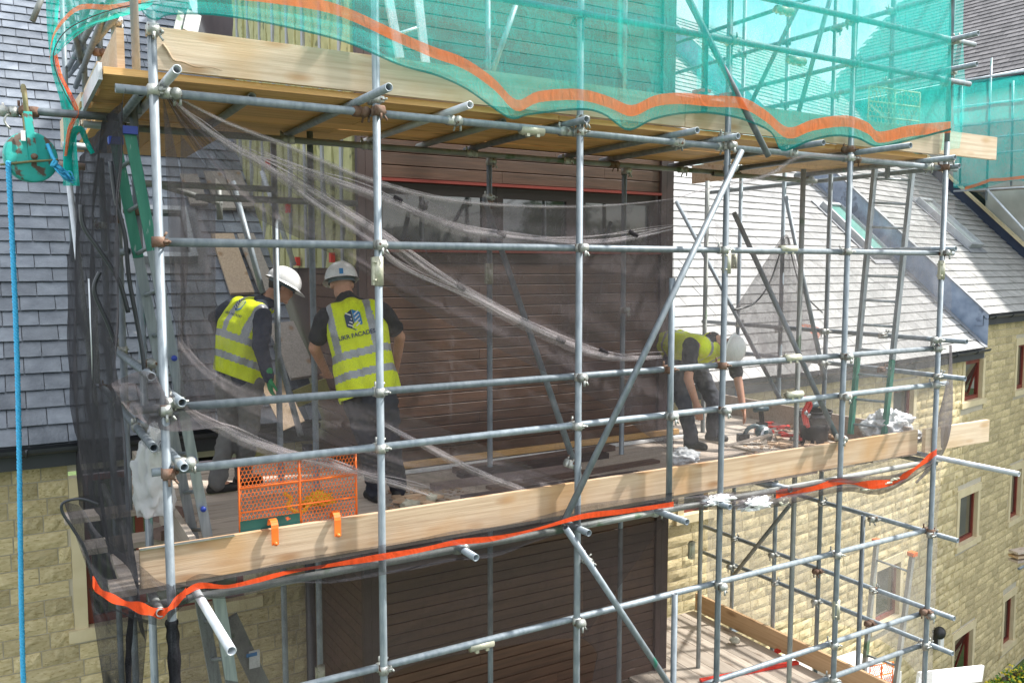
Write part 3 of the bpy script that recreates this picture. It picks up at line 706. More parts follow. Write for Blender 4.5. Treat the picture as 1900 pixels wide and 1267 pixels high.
FX = [.731, 1.993, 3.5, 4.899, 6.346, 7.709]
def std(x, y, z0, z1, m=None): return tube((x, y, z0), (x, y, z1), S, 'standard', m)
std(FX[0], 5, -9, 1.35); std(FX[1], 5, -9, 3.6); std(FX[2], 5, -9, 3.6); std(FX[3], 5, -9, 3.6); std(FX[4], 5, -9, 3.6)
std(FX[5], 5, -9, 1.18); std(FX[5]+.06, 5.04, 1.1, 3.6)
std(4.35, 4.99, P(1241,930,Y=5).z, P(1244,516,Y=5).z); std(4.62, 4.97, P(1298,208,Y=5).z, 3.4); std(4.40, 4.96, -9, P(1218,1105,Y=5).z)
for x in (3.61, 5.06): std(x, 6.5, -9, .93); std(x, 6.52, 1.3, 2.35 if x < 4 else 3.6)
std(2.05, 6.5, -9, 1.1); std(1.88, 6.9, -9, 1.1)
RY = [5.62, 6.31, 6.95, 7.62, 8.2]
for y in RY[:4]: std(7.7, y, -9 if y != 5.62 else .9, 3.6)
std(7.7, 5.76, -9, -2.6)
for y in (5.62, 6.9, 8.0): std(6.5, y+.02, -9, .92, M_tubed)
LY = [5.8, 6.85, 7.9]
for y in LY: std(.73, y, -9, .9 if y > 7 else 1.0); 
for y in LY: std(.76, y+.05, .95, 3.4)
q = P(163, 188, X=.70); std(.70, 8.7, q.z*8.7/q.y if 0 else 1.35, 3.4); std(.62, 9.9, -.2, 3.2)
std(.5, 6.3, P(225,735,X=.5).z-.1, P(222,560,X=.5).z+.1, M_tubew)

def xl(y, z, x0, x1, m=None, name='ledger'): return tube((x0, y, z), (x1, y, z), S, name, m)
def yl(x, z, y0, y1, m=None, name='transom'): return tube((x, y0, z), (x, y1, z), S, name, m)
# front ledgers and guard rails
xl(5.055, .945, .55, 7.95); xl(6.45, .95, .5, 6.5, M_tubed); xl(6.42, .93, 6.1, 7.6, M_tubed)
xl(5.05, .14, .74, 7.95); xl(5.05, -.775, .58, 7.8); xl(5.05, -1.13, .66, 7.95)
xl(5.05, -1.885, .6, 7.9, M_tubed); xl(6.45, -1.90, .4, 7.7, M_tubed)
xl(5.05, -2.57, .6, 7.72); xl(5.05, -3.41, 3.3, 7.72); xl(5.05, -3.74, 3.3, 7.72); xl(5.05, -4.6, .6, 7.8)
xl(4.955, 1.73, 2.6, 7.95); xl(4.955, 2.10, 3.0, 8.0)
xl(6.45, .5, 1.2, 2.4, M_tubed); xl(6.9, .62, .9, 1.9, M_tubed)
# return guard rails
for z in (-.69, -1.04, -2.6, -3.37, -3.72): yl(7.76, z, 4.75, 8.3 if z > -3 else 8.2, None, 'guard_rail')
for z in (1.83, 2.52, 2.9, 2.1): yl(7.64, z, 4.7, 9.2, None, 'guard_rail')
for z in (-.60, -1.0): yl(.68, z, 5.08, 8.0, None, 'guard_rail')
yl(.66, .10, 5.75, 8.0, None, 'guard_rail')
for z in (1.75, 2.1): yl(.68, z, 5.1, 9.5, None, 'guard_rail')
yl(7.76, .95, 4.9, 8.2); yl(.68, .94, 5.1, 8.0); yl(.66, -1.88, 4.9, 8.1, M_tubed); yl(7.76, -1.9, 5.0, 8.2, M_tubed)
yl(7.76, .18, 4.9, 7.5)
# transoms under the top deck and under the middle deck
TT = [(.80,4.69),(1.89,4.55),(2.52,4.78),(3.44,4.84),(4.41,4.81),(4.87,4.86),(5.71,4.76),(6.45,4.50),(7.5,4.78)]
for x, y in TT: yl(x, 1.000, y, 6.62, M_tubew if x in (.8, 2.52) else None)
for x in (1.3, 3.0): yl(x, 1.0, 5.2, 6.62, M_tubed)
for x, y in ((.88,4.19),(2.55,4.78),(3.48,4.83),(4.26,4.68),(4.82,4.81),(5.65,4.94),(7.76,4.21)): yl(x, -1.865 if x < 7 else -1.84, y, 7.0, M_tubew if x in (.88, 7.76) else None)
for z in (-.775, -1.13): yl(.80, z+.05, 4.86, 5.6, None, 'guard_rail')
# braces
def br(a, b, m=None): return tube(a, b, S, 'brace', m)
br(P(898,368,Y=6.42), P(1074,884,Y=5.1)); br(P(1376,280,Y=4.93), P(1046,968,Y=4.93)); br(P(1049,978,Y=4.94), P(1255,1290,Y=4.94))
br(P(1362,395,Y=6.2), P(1556,818,Y=5.1)); br(P(1458,365,X=7.64), P(1530,705,X=7.64)); br(P(1255,375,X=7.64), P(1450,745,X=7.64))
br(P(1268,-20,Y=4.965), P(1426,290,Y=4.90)); br(P(1492,-12,X=7.5), P(1392,195,X=7.5)); br(P(1543,-12,X=7.5), P(1480,215,X=7.5))
br(P(964,-10,Y=6.4), P(912,138,Y=6.4)); br(P(1466,936,X=7.64), P(1352,1078,X=7.64), M_tubed)
br(P(432,338,Y=7.4), P(488,545,Y=7.0)); br(P(512,640,Y=6.95), P(558,808,Y=6.6)); br(P(128,335,Y=8.0), P(182,795,Y=8.0), M_tubew)
br(P(486,318,Y=8.5), P(546,492,Y=8.3), M_tubew); br(P(150,115,Y=8.4), P(122,-20,Y=7.8)); br(P(126,142,X=.72), P(215,30,X=.72)); br(P(60,40,Y=8.6), P(84,-20,Y=8.6), M_tubed)
br(P(190,10,X=.66), P(125,130,X=.66)); br(P(300,345,Y=7.3), P(412,378,Y=7.3), M_tubed)
br(P(405,345,Y=7.3), P(408,408,Y=7.3), M_tubed)
# the tube that carries the gin wheel
GY = 6.0
tube(P(-40,199,Y=GY), P(250,221,Y=GY), S, 'gin_wheel_tube', M_tube)
tube(P(115,270,Y=6.6), P(165,273,Y=6.6), S, 'tube', M_tubew); tube(P(110,305,Y=6.8), P(158,310,Y=6.8), S, 'tube', pm('brown_tube', (.25,.18,.16), (.33,.25,.22), 8, .6, .2))
# couplers at the crossings
for x in FX:
    for z in (.945, .14, -.775, -1.13, -2.57):
        if z == .945 and x > 7.6: pass
        coupler((x, 5.0, z), 0, 0)
    coupler((x, 5.0, 1.25 if x == FX[0] else 1.02), 0, 0)
for x in FX[2:]:
    for z in (-3.41, -3.74): coupler((x, 5.0, z))
for x in FX[1:]:
    for z in (1.73, 2.10): coupler((x, 5.0, z), 0, math.pi)
for x, y in TT: coupler((x, 5.055, .945), 0, math.pi/2); coupler((x, 6.45, .95), 0, math.pi/2)
for y in RY[:4]+[5.0]:
    for z in (-.69, -1.04, -2.6, -3.37, -3.72, 2.52, 1.83): coupler((7.7, y, z), 0, -math.pi/2 if z < 1 else math.pi/2)
for y in LY:
    for z in (-.60, -1.0, .35, 1.75): coupler((.73, y, z), 0, math.pi/2)
for x in (3.61, 5.06): coupler((x, 6.5, .9)); coupler((x, 6.5, .60 if x < 4 else -.4))
for x in (2.55, 3.48, 4.26, 4.82, 5.65): coupler((x, 5.05, -1.885), 0, math.pi/2)
coupler((4.35,5,-.775)); coupler((4.35,5,-1.13)); coupler((.80,4.98,-.74), 0, 1.2); coupler((.80,4.98,-1.08), 0, 1.2)
coupler(P(1062,862,Y=5.05), .4); coupler(P(1556,812,Y=5.05), .4); coupler(P(1090,1040,Y=4.96), .5); coupler(P(1360,312,Y=4.96), -.4); coupler(P(908,380,Y=6.45), .3)
for x in (4.62, 4.899): MB().box((x, 5.0, 1.33), (.05, .05, .012)).build('red_toe_clip', M_red, S)
sleeve((FX[1], 5, -.02)); sleeve(P(987,243,Y=5.055), (1,0,0)); sleeve(P(1474,732,Y=5.05), (1,0,0)); sleeve(P(1470,664,Y=5.05), (1,0,0)); sleeve(P(893,1196,Y=5.05), (1,0,0))
sleeve((3.61, 6.5, -.05)); sleeve(P(1349,487,Y=5)); sleeve(P(1363,485,X=7.7)); sleeve((FX[5], 5, -.02)); sleeve(P(1552,1130,Y=5)); sleeve(P(1284,1020,Y=6.5)); sleeve(P(1455,20,Y=4.955), (1,0,0)); sleeve(P(1478,113,Y=4.955), (1,0,0)); sleeve(P(596,1255,Y=6.3)); sleeve(P(1462,462,Y=5.05), (1,0,0))

# decks: every board is a part
def board(a, b, m, name='scaffold_board', w_=.225, t=.038):
    bb_ = MB().bar(a, b, w_, t); o = bb_.build(name, m, S)
    o.rotation_euler = (random.uniform(-.004,.004), random.uniform(-.002,.002), random.uniform(-.003,.003)); return o
def deckx(y0, y1, x0, x1, z, m, L=2.6):
    y = y0+.1125; k = 0
    while y < y1:
        x = x0+random.uniform(-.02, .05)-(1.2 if k % 2 else 0); 
        while x < x1-.05:
            a, b = max(x, x0+random.uniform(-.03,.03)), min(x+L, x1)
            if b-a > .1: board((a, y, z-.019), (b-.004, y, z-.019), m)
            x += L
        y += .231; k += 1
def decky(x0, x1, y0, y1, z, m):
    x = x0+.1125
    while x < x1: board((x, y0+random.uniform(-.03,.03), z-.019), (x, y1, z-.019), m); x += .231
deckx(5.12, 6.45, .50, 7.6, 1.068, M_soff, 2.9)
deckx(6.50, 6.95, .85, 2.4, 1.068, M_soff, 2.9)
decky(.60, 1.5, 6.6, 8.6, 1.064, M_soff)
deckx(5.12, 7.02, .82, 6.2, -1.79, M_board, 2.4)
deckx(7.05, 7.95, .82, 2.6, -1.79, M_board, 2.4)
for k, (x, y) in enumerate(((.44,5.22),(.50,5.45),(.50,5.70),(.36,6.1),(.30,6.9))): board((x, y, -1.81), (x+.6, y, -1.81), M_board)
decky(6.25, 7.62, 5.12, 8.1, -1.786, M_boardY)
decky(5.7, 7.6, 4.9, 8.15, -4.45, M_boardY)
decky(4.3, 5.7, 4.9, 7.0, -4.45, M_boardY)
xl(6.0, -4.55, 4.2, 7.8); xl(7.6, -4.55, 4.2, 7.8)
# toe boards
def toe(a, b, h=.225, m=None, t=.038, label=None, zc=None):
    o = MB().bar(a, b, t, h).build('toe_board', m or M_toe, S)
    if label: o['label'] = label
    return o
zc = 1.07+.1125
toe((.745,5.09,zc), (4.52,5.09,zc), m=M_toe2, label='split and cracked front toe board of the top deck')
toe((4.525,5.09,zc), (7.70,5.09,zc), m=M_toe2); toe((7.44,5.135,zc+.02), (8.72,5.135,zc+.02), m=M_toe2, label='pale toe board end sticking out past the corner')
zt = -1.79+.115
toe((.585,5.09,zt), (4.42,5.09,zt)); toe((4.425,5.09,zt), (7.55,5.09,zt), m=M_toe); toe((7.60,5.04,zt+.01), (8.66,5.04,zt+.01), m=M_toe2, label='pale toe board end sticking out over the stone wall')
MB().bar((.585,5.068,zt+.114), (1.1,5.068,zt+.114), .03, .004).build('metal_edge_strip', M_steel, S)
toe((.60,5.2,zc), (.60,6.1,zc), m=M_toe); toe((.58,6.1,zc), (.58,7.1,zc), m=M_toe2); toe((.56,7.1,zc-.02), (.50,8.6,zc-.02), m=M_toe2)
toe((.88,5.15,zt), (.90,7.9,zt), m=M_boardY)
toe((7.62,5.2,zt), (7.62,8.1,zt), m=M_board); toe((7.60,4.95,-4.45+.12), (7.60,8.15,-4.45+.12), m=M_ply, label='brown plywood toe board along the lowest deck')
toe((7.64,5.3,zc), (7.64,8.4,zc), m=M_toe)
# flat metal edge under the top deck's left end
MB().bar((.49,5.15,1.045), (.49,6.6,1.045), .02, .09).build('edge_channel', M_tubew, S)
# white crack line in the top toe board: a lifted splinter
cr_ = [P(x, y, Y=5.064) for x, y in ((302,82),(312,96),(322,112),(340,116),(362,124),(388,125),(412,131))]
MB().path(cps(cr_, 24), lambda t: .006*(1-t)+.0015, 5).build('splinter', M_toe, S)
for a, b_, c in ((335,28,'grey'), (352,26,'grey')): MB().bar(P(a,62,Y=6.4), P(a+8,b_,Y=6.6), .10, .02, up=(0,1,0)).build('upright_board', M_tubed, S)
# timber battens along the foot of the tower wall
for i, (m_, zz_, yy_) in enumerate(((M_soff, -1.74, 6.93), (M_inkw, -1.77, 6.80), (M_soff, -1.77, 7.0))):
    MB().bar((2.72, yy_, zz_), (6.15, yy_, zz_), .05, .05 if i == 0 else .025).build('batten', m_, S)

# ================================================================== NETS
def net_fn(pts_top, pts_bot, Yf, fold, nfold, seedv, sag=0):
    T = cps([Vector((x, y, 0)) for x, y in pts_top], 200); B = cps([Vector((x, y, 0)) for x, y in pts_bot], 200)
    def f(u, v):
        a = T[min(200, int(u*200))]; b = B[min(200, int(u*200))]; p = a.lerp(b, v)
        yv = Yf(u, v) if callable(Yf) else Yf
        h = math.sin(v*nfold*math.pi+2.2*noise.noise(Vector((u*2, v*2, seedv)))*2)
        yv += fold*(abs(h)**3)*math.copysign(1, h)+fold*.5*noise.noise(Vector((u*9, v*7, seedv)))
        return P(p.x, p.y, Y=yv)
    return f
def strip(pts, w_, Yv, name, m, parent, twist=0, n=120):
    C = cps([Vector((x, y, 0)) for x, y in pts], n)
    def f(u, v):
        c = C[min(n, int(u*n))]; ww = w_*(1+.25*math.sin(u*31)+.2*math.sin(u*13+1)) if twist else w_
        yy = Yv+(.02*math.sin(u*23) if twist else 0); return P(c.x, c.y+(v-.5)*ww, Y=yy)
    return MB().grid(f, n, 2).build(name, m, parent)

# teal net on the upper front
tn = thing('debris_net', 'teal debris net with orange stripe across the top front of the scaffold', 'netting', (4.5, 4.9, 1.6))
tb = [(262,18),(275,32),(292,37),(310,28),(360,26),(420,30),(520,48),(640,78),(740,120),(810,140),(865,165),(915,200),(950,220),(985,212),(1075,203),(1120,212),(1165,241),(1210,222),(1262,211),(1320,210),(1380,222),(1430,245),(1452,279),(1500,262),(1545,252),(1590,256),(1628,272),(1680,262),(1765,240)]
tt = [(x, -60) for x, y in tb]
tnf = net_fn([(x, -70) for x, y in tb], tb, 4.915, .012, 3, 3.1)
MB().grid(tnf, 200, 26).build('net_sheet', N_teal, tn)
ob = [(295,-14),(420,-12),(560,4),(640,24),(740,70),(800,96),(860,118),(915,155),(958,196),(1000,180),(1075,176),(1130,190),(1172,206),(1215,188),(1262,183),(1320,188),(1378,192),(1420,215),(1462,247),(1510,232),(1570,225),(1610,238),(1632,255),(1690,243),(1764,236)]
strip(ob, 21, 4.885, 'orange_stripe', N_or, tn)
strip(tb, 4, 4.880, 'hem_cord', netmat('dark_teal_hem', (.01,.16,.15), .75, .9), tn)
# right return of the teal net
rn = thing('debris_net', 'teal debris net closing the right-hand side of the top scaffold lift', 'netting', (7.8, 6.6, 1.8))
def rnf(u, v):
    p = Vector((7.80+.03*noise.noise(Vector((u*5, v*5, 1))), 4.93+3.6*u, 1.12+2.5*v)); p.x += .05*math.sin(v*9+u*2)*(1-u); return p
MB().grid(rnf, 40, 30).build('net_sheet', netmat('thin_teal_net', (.08,.66,.62), .26, .6, .5, (.10,.78,.72)), rn)
def rnb(u, v): p = Vector((8.1-2.0*u, 8.6+.2*math.sin(u*4), 1.2+2.2*v*(1-.35*u))); p.y += .08*noise.noise(p*2); return p

# left return of the teal net, hanging in a twisted rope
ln = thing('debris_net', 'teal debris net with orange stripe hanging twisted at the top left corner', 'netting', (.5, 6.5, 1.5))
def twist(pl, pr, yl_, yr_, name, m, n=90):
    A = cps([Vector((x, y, 0)) for x, y in pl], n); B = cps([Vector((x, y, 0)) for x, y in pr], n)
    def f(u, v):
        a = A[min(n, int(u*n))].lerp(B[min(n, int(u*n))], v); yy = yl_(u) if callable(yl_) else yl_
        return P(a.x, a.y, Y=yy+.10*math.sin(v*7+u*8)*v)
    return MB().grid(f, n, 8).build(name, m, ln)
N_tealD = netmat('teal_net_doubled', (.02,.58,.52), .72, .95, .4, (.03,.62,.55))
twist([(84,-20),(88,60),(96,130),(112,190),(118,240),(117,300),(117,345)], [(112,-20),(106,60),(104,120),(122,170),(146,215),(142,260),(148,345)], 6.3, 6.3, 'net_sheet', N_tealD)
twist([(90,-20),(112,20),(100,70),(96,120)], [(280,-20),(276,14),(170,50),(110,95)], 6.2, 6.2, 'net_sheet', N_teal)
strip([(285,-6),(250,6),(205,14),(150,14),(118,38),(98,70),(92,110)], 10, 6.12, 'orange_stripe', N_or, ln)
MB().path(cps([P(x,y,Y=6.12) for x, y in ((292,3),(235,12),(180,28),(130,52),(106,80),(99,110),(110,150),(130,190),(146,212),(150,240),(158,262))], 60), .0035, 6).build('hem_cord', M_gutter, ln)
twist([(100,105),(108,140),(124,172),(138,206),(131,225),(124,245),(119,290)], [(106,100),(115,138),(131,170),(146,204),(140,226),(132,246),(126,290)], 6.05, 6.05, 'orange_stripe', N_or)
MB().path(cps([P(x,y,Y=6.1) for x, y in ((128,330),(126,285),(135,248),(150,240),(160,262),(172,285))], 40), lambda t: .028*(1-.5*t), 6).build('net_roll', N_tealD, ln)

# dark nets
dn = thing('debris_net', 'dark grey debris net sagging in folds across the front of the middle deck', 'netting', (3.5, 5.15, -.4))
top = [(302,166),(350,192),(420,228),(480,252),(540,275),(640,318),(700,338),(770,358),(850,372),(960,382),(1080,384),(1180,378),(1250,370)]
bot = [(330,742),(380,776),(450,806),(540,838),(620,862),(700,884),(780,906),(860,926),(960,945),(1040,952),(1120,950),(1190,946),(1250,938)]
mid = [(302,170),(345,250),(400,330),(470,400),(560,445),(650,490),(760,560),(870,620),(960,665),(1040,705),(1120,750),(1190,800),(1250,840)]
mid2 = [(330,600),(370,660),(430,705),(500,728),(590,738),(680,748),(770,775),(860,810),(940,845),(1020,880),(1100,905),(1180,922),(1250,930)]
MB().grid(net_fn(top, mid, 5.13, .020, 4, 1.7), 200, 60).build('net_sheet', N_dark, dn)
MB().grid(net_fn(mid, mid2, 5.135, .012, 2, 6.7), 200, 40).build('net_sheet', netmat('sparse_front_net', (.16,.145,.15), .17, .6, .42), dn)
MB().grid(net_fn(mid2, bot, 5.13, .020, 3, 2.7), 200, 40).build('net_sheet', N_mid, dn)
MB().grid(net_fn([(302,172),(330,300),(345,400),(350,480)], [(318,560),(325,600),(330,650),(335,700)], 5.14, .01, 1, 1.1), 20, 20).build('net_sheet', N_dark, dn)  # extra net, kept dark to stand in for shade on the slates
MB().grid(net_fn([(335,250),(360,280),(400,330)], [(335,760),(370,775),(400,790)], 5.145, .015, 2, 1.9), 20, 60).build('net_sheet', N_dark, dn)  # added dark panel; its tone imitates the deep shade on the slates behind
def foldline(pts, w_, Yv=5.12, name='net_fold', par=dn, m=N_fold):
    C0 = cps([P(x, y, Y=Yv) for x, y in pts], 90); rr = random.Random(int(pts[0][0]*7+pts[0][1]))
    for k in range(4 if w_ > .015 else 1):
        ph = rr.uniform(0, 6); of = (k-1.5)*w_*.45 if w_ > .015 else 0; rad = w_*(.55, .34, .22, .13)[k]
        C = [c+Vector((0, rr.uniform(-.001,.001), of+w_*.30*math.sin(i*.11*(1+k*.35)+ph)+w_*.35*noise.noise(Vector((i*.09, k, ph))))) for i, c in enumerate(C0)]
        if k == 0 and w_ > .011: MB().path(C, lambda t: .001+w_*1.5*math.sin(math.pi*t)**.7, 10).build('net_fold_haze', MATS['soft_fold_net'], par)
        MB().path(C, lambda t, rad=rad, ph=ph: .0012+rad*math.sin(math.pi*t)**.6*(.65+.35*math.sin(t*21+ph)), 8).build(name, m, par)
foldline(top, .012); foldline([(330,742),(380,776),(450,806),(540,838),(620,862),(700,884),(800,910)], .030)
foldline([(440,275),(560,335),(690,420),(830,520),(960,590),(1070,640),(1150,658),(1230,660)], .030)
foldline([(480,285),(580,318),(690,355),(800,405),(900,432),(1010,442),(1130,440),(1250,420)], .028)
foldline([(305,170),(360,218),(420,262),(500,310),(580,372),(690,448),(760,500),(900,560)], .018)
foldline([(700,780),(820,840),(950,900),(1080,940)], .018)
for x, y in ((738,370),(930,434),(1175,434),(855,533),(1040,630),(1120,652)):
    MB().tube(P(x-7,y-4,Y=5.115), P(x+7,y+4,Y=5.115), .017, seg=8).build('tie_tape', netmat('dark_tape', (.05,.045,.05), .8, .9) if 'dark_tape' not in MATS else MATS['dark_tape'], dn)
rn2 = thing('debris_net', 'thin grey debris net over the right front bays above the deck', 'netting', (6.3, 5.15, -.5))
MB().grid(net_fn([(1250,370),(1310,360),(1370,345),(1430,318),(1480,292),(1540,290),(1640,298),(1755,300)], [(1250,938),(1310,930),(1370,922),(1430,905),(1500,893),(1580,880),(1660,868),(1735,835)], 5.14, .02, 5, 4.4), 100, 60).build('net_sheet', N_light, rn2)
foldline([(1250,371),(1310,352),(1370,340),(1430,322),(1480,292),(1540,290),(1620,296),(1700,300)], .014, 5.0, par=rn2)
MB().grid(lambda u, v: Vector((7.80+.05*noise.noise(Vector((u*6,v*6,2))), 4.95+3.2*u, -1.75+2.6*v*(1-.2*math.sin(u*3))-.2)), 30, 30).build('net_sheet', N_light, rn2)
MB().path(cps([P(x,y,X=7.9) for x, y in ((1764,640),(1763,700),(1755,770),(1742,830),(1722,870),(1700,895))], 30), lambda t: .012+.06*math.sin(math.pi*t)**3, 7).build('net_bunch', netmat('bunched_grey_net', (.28,.26,.27), .6, .9), rn2)
def lowret(u, v):
    p = Vector((7.83+.04*noise.noise(Vector((u*6,v*6,7))), 5.0+3.2*u, -1.95-(2.3-.35*math.sin(u*5)-.2*noise.noise(Vector((u*4,0,3))))*v)); return p
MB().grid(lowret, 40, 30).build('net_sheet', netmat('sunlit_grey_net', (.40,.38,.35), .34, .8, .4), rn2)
# hem with orange tape below the toe board
hm = thing('debris_net', 'dark net hem with bright orange tape running under the front toe board', 'netting', (3.5, 4.9, -2.0))
hem = [(345,1098),(372,1086),(420,1088),(470,1078),(540,1060),(620,1047),(700,1034),(780,1020),(845,1006),(920,998),(1000,980),(1080,958),(1160,948),(1250,935)]
MB().grid(net_fn([(x, y-22) for x, y in hem], [(x, y+(34 if 560 < x < 1000 else 22)-(x > 1100)*12) for x, y in hem], 4.93, .02, 1, 8.8), 120, 12).build('net_sheet', N_deep, hm)
strip(hem, 9, 4.905, 'orange_tape', N_ord, hm, twist=1)
strip([(1440,917),(1500,908),(1560,893),(1610,899),(1660,893),(1690,875),(1722,850),(1738,838)], 12, 4.93, 'orange_tape', N_ord, hm, twist=1)
MB().grid(net_fn([(1250,925),(1330,915),(1440,905),(1560,885),(1660,880),(1730,850)], [(1250,945),(1330,945),(1440,940),(1560,912),(1640,915),(1730,862)], 4.94, .03, 2, 5.8), 60, 10).build('net_sheet', N_dark, hm)
# left return net: big charcoal sheet
lf = thing('debris_net', 'charcoal debris net draped over the left end of the scaffold', 'netting', (.5, 6, -.8))
def lnf(u, v):
    y = 4.97+3.3*u; z = (.94-.0*u)-(3.0*v); x = .60-.10*math.sin(v*3)-.10*v*u; p = Vector((x, y, z)); h = math.sin(u*16+1.5*noise.noise(Vector((v*3, u, 1))))
    p.x += .02*h+.03*noise.noise(p*3); return p
MB().grid(lnf, 90, 60).build('net_sheet', N_deep, lf)
lb = [(172,1078),(190,1100),(230,1118),(270,1130),(300,1137),(322,1120),(345,1098)]
MB().grid(net_fn([(118,932),(150,940),(180,985),(220,1020),(262,1050),(300,1080),(345,1085)], [(160,1050),(185,1110),(230,1140),(270,1155),(305,1160),(322,1140),(350,1115)], 4.96, .02, 2, 9.1), 50, 20).build('net_sheet', N_deep, lf)
strip(lb, 17, 4.90, 'orange_tape', N_ord, lf, twist=1)
MB().path(cps([P(x,y,Y=5.1) for x, y in ((182,935),(150,925),(118,932),(116,950),(135,980),(158,1020),(172,1075))], 40), .008, 6).build('hem_cord', M_gutter, lf)
MB().grid(net_fn([(118,930),(140,922),(165,918),(185,920)], [(172,1075),(190,1080),(200,1085),(220,1090)], 5.5, .03, 2, 2.1), 20, 20).build('net_sheet', N_deep, lf)
MB().grid(net_fn([(330,745),(300,705),(262,688),(205,712)], [(420,790),(330,800),(280,790),(235,760)], 4.97, .03, 1, 2.7), 30, 12).build('net_sheet', N_dark, lf)
# rolled dark netting hanging below on the left
for pts, r_ in ((((318,1150),(322,1200),(326,1300)), .034), (((246,1120),(240,1180),(238,1240),(240,1300)), .016)):
    MB().path(cps([P(x,y,Y=5.0) for x, y in pts], 24), lambda t, r_=r_: r_*(1+.10*math.sin(t*23)), 9).build('net_roll', netmat('rolled_net', (.03,.03,.035), .82, .97) if 'rolled_net' not in MATS else MATS['rolled_net'], lf)
for pts in (((150,380),(155,420),(185,465),(220,520),(238,580)), ((205,300),(215,370),(232,440),(240,520),(262,640),(268,690)), ((185,505),(175,540),(200,600),(215,640))):
    MB().path(cps([P(x,y,Y=5.3) for x, y in pts], 24), .012, 6).build('net_cord', M_gutter, lf)
MB().grid(net_fn([(165,1090),(200,1120),(240,1140),(275,1150)], [(196,1300),(210,1300),(238,1300),(262,1300)], 5.05, .04, 2, 3.3), 24, 30).build('net_sheet', netmat('hanging_net', (.06,.06,.065), .72, .95, .3), lf)
# veil over the lower tower front
vn = thing('debris_net', 'grey brown debris net veil hanging over the lower tower cladding', 'netting', (3.5, 5.3, -3.2))
MB().grid(net_fn([(330,1120),(450,1090),(560,1076),(700,1068),(850,1040),(1000,1008),(1130,985),(1238,960)], [(330,1330),(450,1330),(560,1320),(680,1280),(760,1235),(900,1205),(1020,1186),(1082,1184)], 5.6, .02, 3, 7.7), 90, 40).build('net_sheet', netmat('mauve_veil_net', (.13,.105,.105), .42, .85, .4), vn)
MB().grid(net_fn([(1082,1000),(1130,985),(1180,975),(1236,962)], [(1082,1184),(1108,1215),(1104,1300),(1236,1300)], 5.6, .02, 2, 7.2), 30, 30).build('net_sheet', MATS['mauve_veil_net'], vn)
# grey-green net inside the right return, tied up in a peak
pk = thing('debris_net', 'small torn grey net tied to an inner tube in front of the pale roof', 'netting', (7.2, 7, 0))
MB().grid(net_fn([(1450,440),(1456,436),(1460,436),(1464,440)], [(1362,575),(1420,690),(1490,690),(1522,640)], lambda u, v: 6.9, .04, 3, 5), 24, 24).build('net_sheet', N_dark, pk)
MB().path(cps([P(x,y,Y=6.9) for x, y in ((1456,440),(1430,520),(1400,562),(1362,575))], 20), .01, 6).build('net_edge', M_gutter, pk)
MB().path(cps([P(x,y,Y=6.9) for x, y in ((1462,440),(1475,500),(1492,545),(1526,580))], 20), .009, 6).build('net_edge', M_gutter, pk)
MB().grid(net_fn([(1478,600),(1500,602),(1520,608)], [(1512,622),(1518,628),(1524,618)], 6.88, .02, 1, 3), 10, 4).build('orange_tape', N_or, pk)

# ================================================================== LADDERS
def ladder(name, label, a0_, a1_, b0, b1, n, mt, mb, frac, caps=None, sw=.06, st_=.022, dirw=None, group=None, rung=.013):
    """stiles a0->a1 and b0->b1 (top to bottom); top part of each stile in one colour, the rest in the other"""
    t = thing(name, label, 'ladder', tuple((a1_+b1)/2), group)
    for p, q in ((a0_, a1_), (b0, b1)):
        m_ = p.lerp(q, frac); MB().bar(p, m_, sw, st_*2, up=dirw or (1,0,0)).build('stile', mt, t) if frac > 0 else None
        MB().bar(m_+(q-p)*.001, q, sw, st_*2-.002, up=dirw or (1,0,0)).build('stile', mb, t)
        if caps: MB().box(p, (.04, .04, .022)).build('end_cap', caps, t)
    for k in range(n):
        f = (k+.6)/n; MB().tube(a0_.lerp(a1_, f), b0.lerp(b1, f), rung, seg=8).build('rung', M_alu, t)
    return t
fA, fB = P(240,243,Y=5.35), P(388,1010,Y=5.45)
gA, gB = P(214,262,Y=5.75), P(362,1010,Y=5.85)
ladder('ladder', 'aluminium ladder with green painted top and blue caps inside the left scaffold bay', fA, fB, gA, gB, 10, M_aluG, M_alu, .27, M_blue, sw=.06, st_=.012, dirw=(0,1,0))
for y in (645, 838, 935): q = fA.lerp(fB, (y-243)/767); MB().tube(q+Vector((.0,-.05,0)), q+Vector((0,-.03,0)), .017, seg=10).build('blue_plug', M_blue, bpy.data.objects[[o.name for o in bpy.data.objects if o.name.startswith('ladder')][0]])
ladder('ladder', 'tall ladder with grey top and green lower stiles above the plastic bag on the right', P(1624,305,Y=5.75), P(1578,805,Y=5.55), P(1694,308,Y=5.55), P(1640,812,Y=5.32), 11, M_alu, M_aluG, .72, None, sw=.05, st_=.02, dirw=(0,1,0))
ladder('ladder', 'ladder with orange plastic caps below the right-hand deck', P(1627,1003,Y=6.3), P(1598,1300,Y=6.0), P(1693,1027,Y=5.9), P(1655,1320,Y=5.6), 5, M_tubed, M_tubed, .5, M_or, sw=.05, st_=.022, dirw=(0,1,0))
ladder('ladder', 'aluminium ladder with a blue plug rising from the lower left', P(405,1105,Y=5.6), P(438,1320,Y=5.6), P(372,1110,Y=5.9), P(410,1320,Y=5.9), 3, M_alu, M_alu, .5, None, sw=.075, st_=.02, dirw=(0,1,0))
sb = thing('scaffold_batten_marker', 'grey aluminium board with blue and white label hanging at lower left', 'board', tuple(P(460,1200,Y=5.7)))
MB().bar(P(425,1145,Y=5.7), P(498,1300,Y=5.7), .03, .11, up=(1,0,0)).build('body', M_tubed, sb)
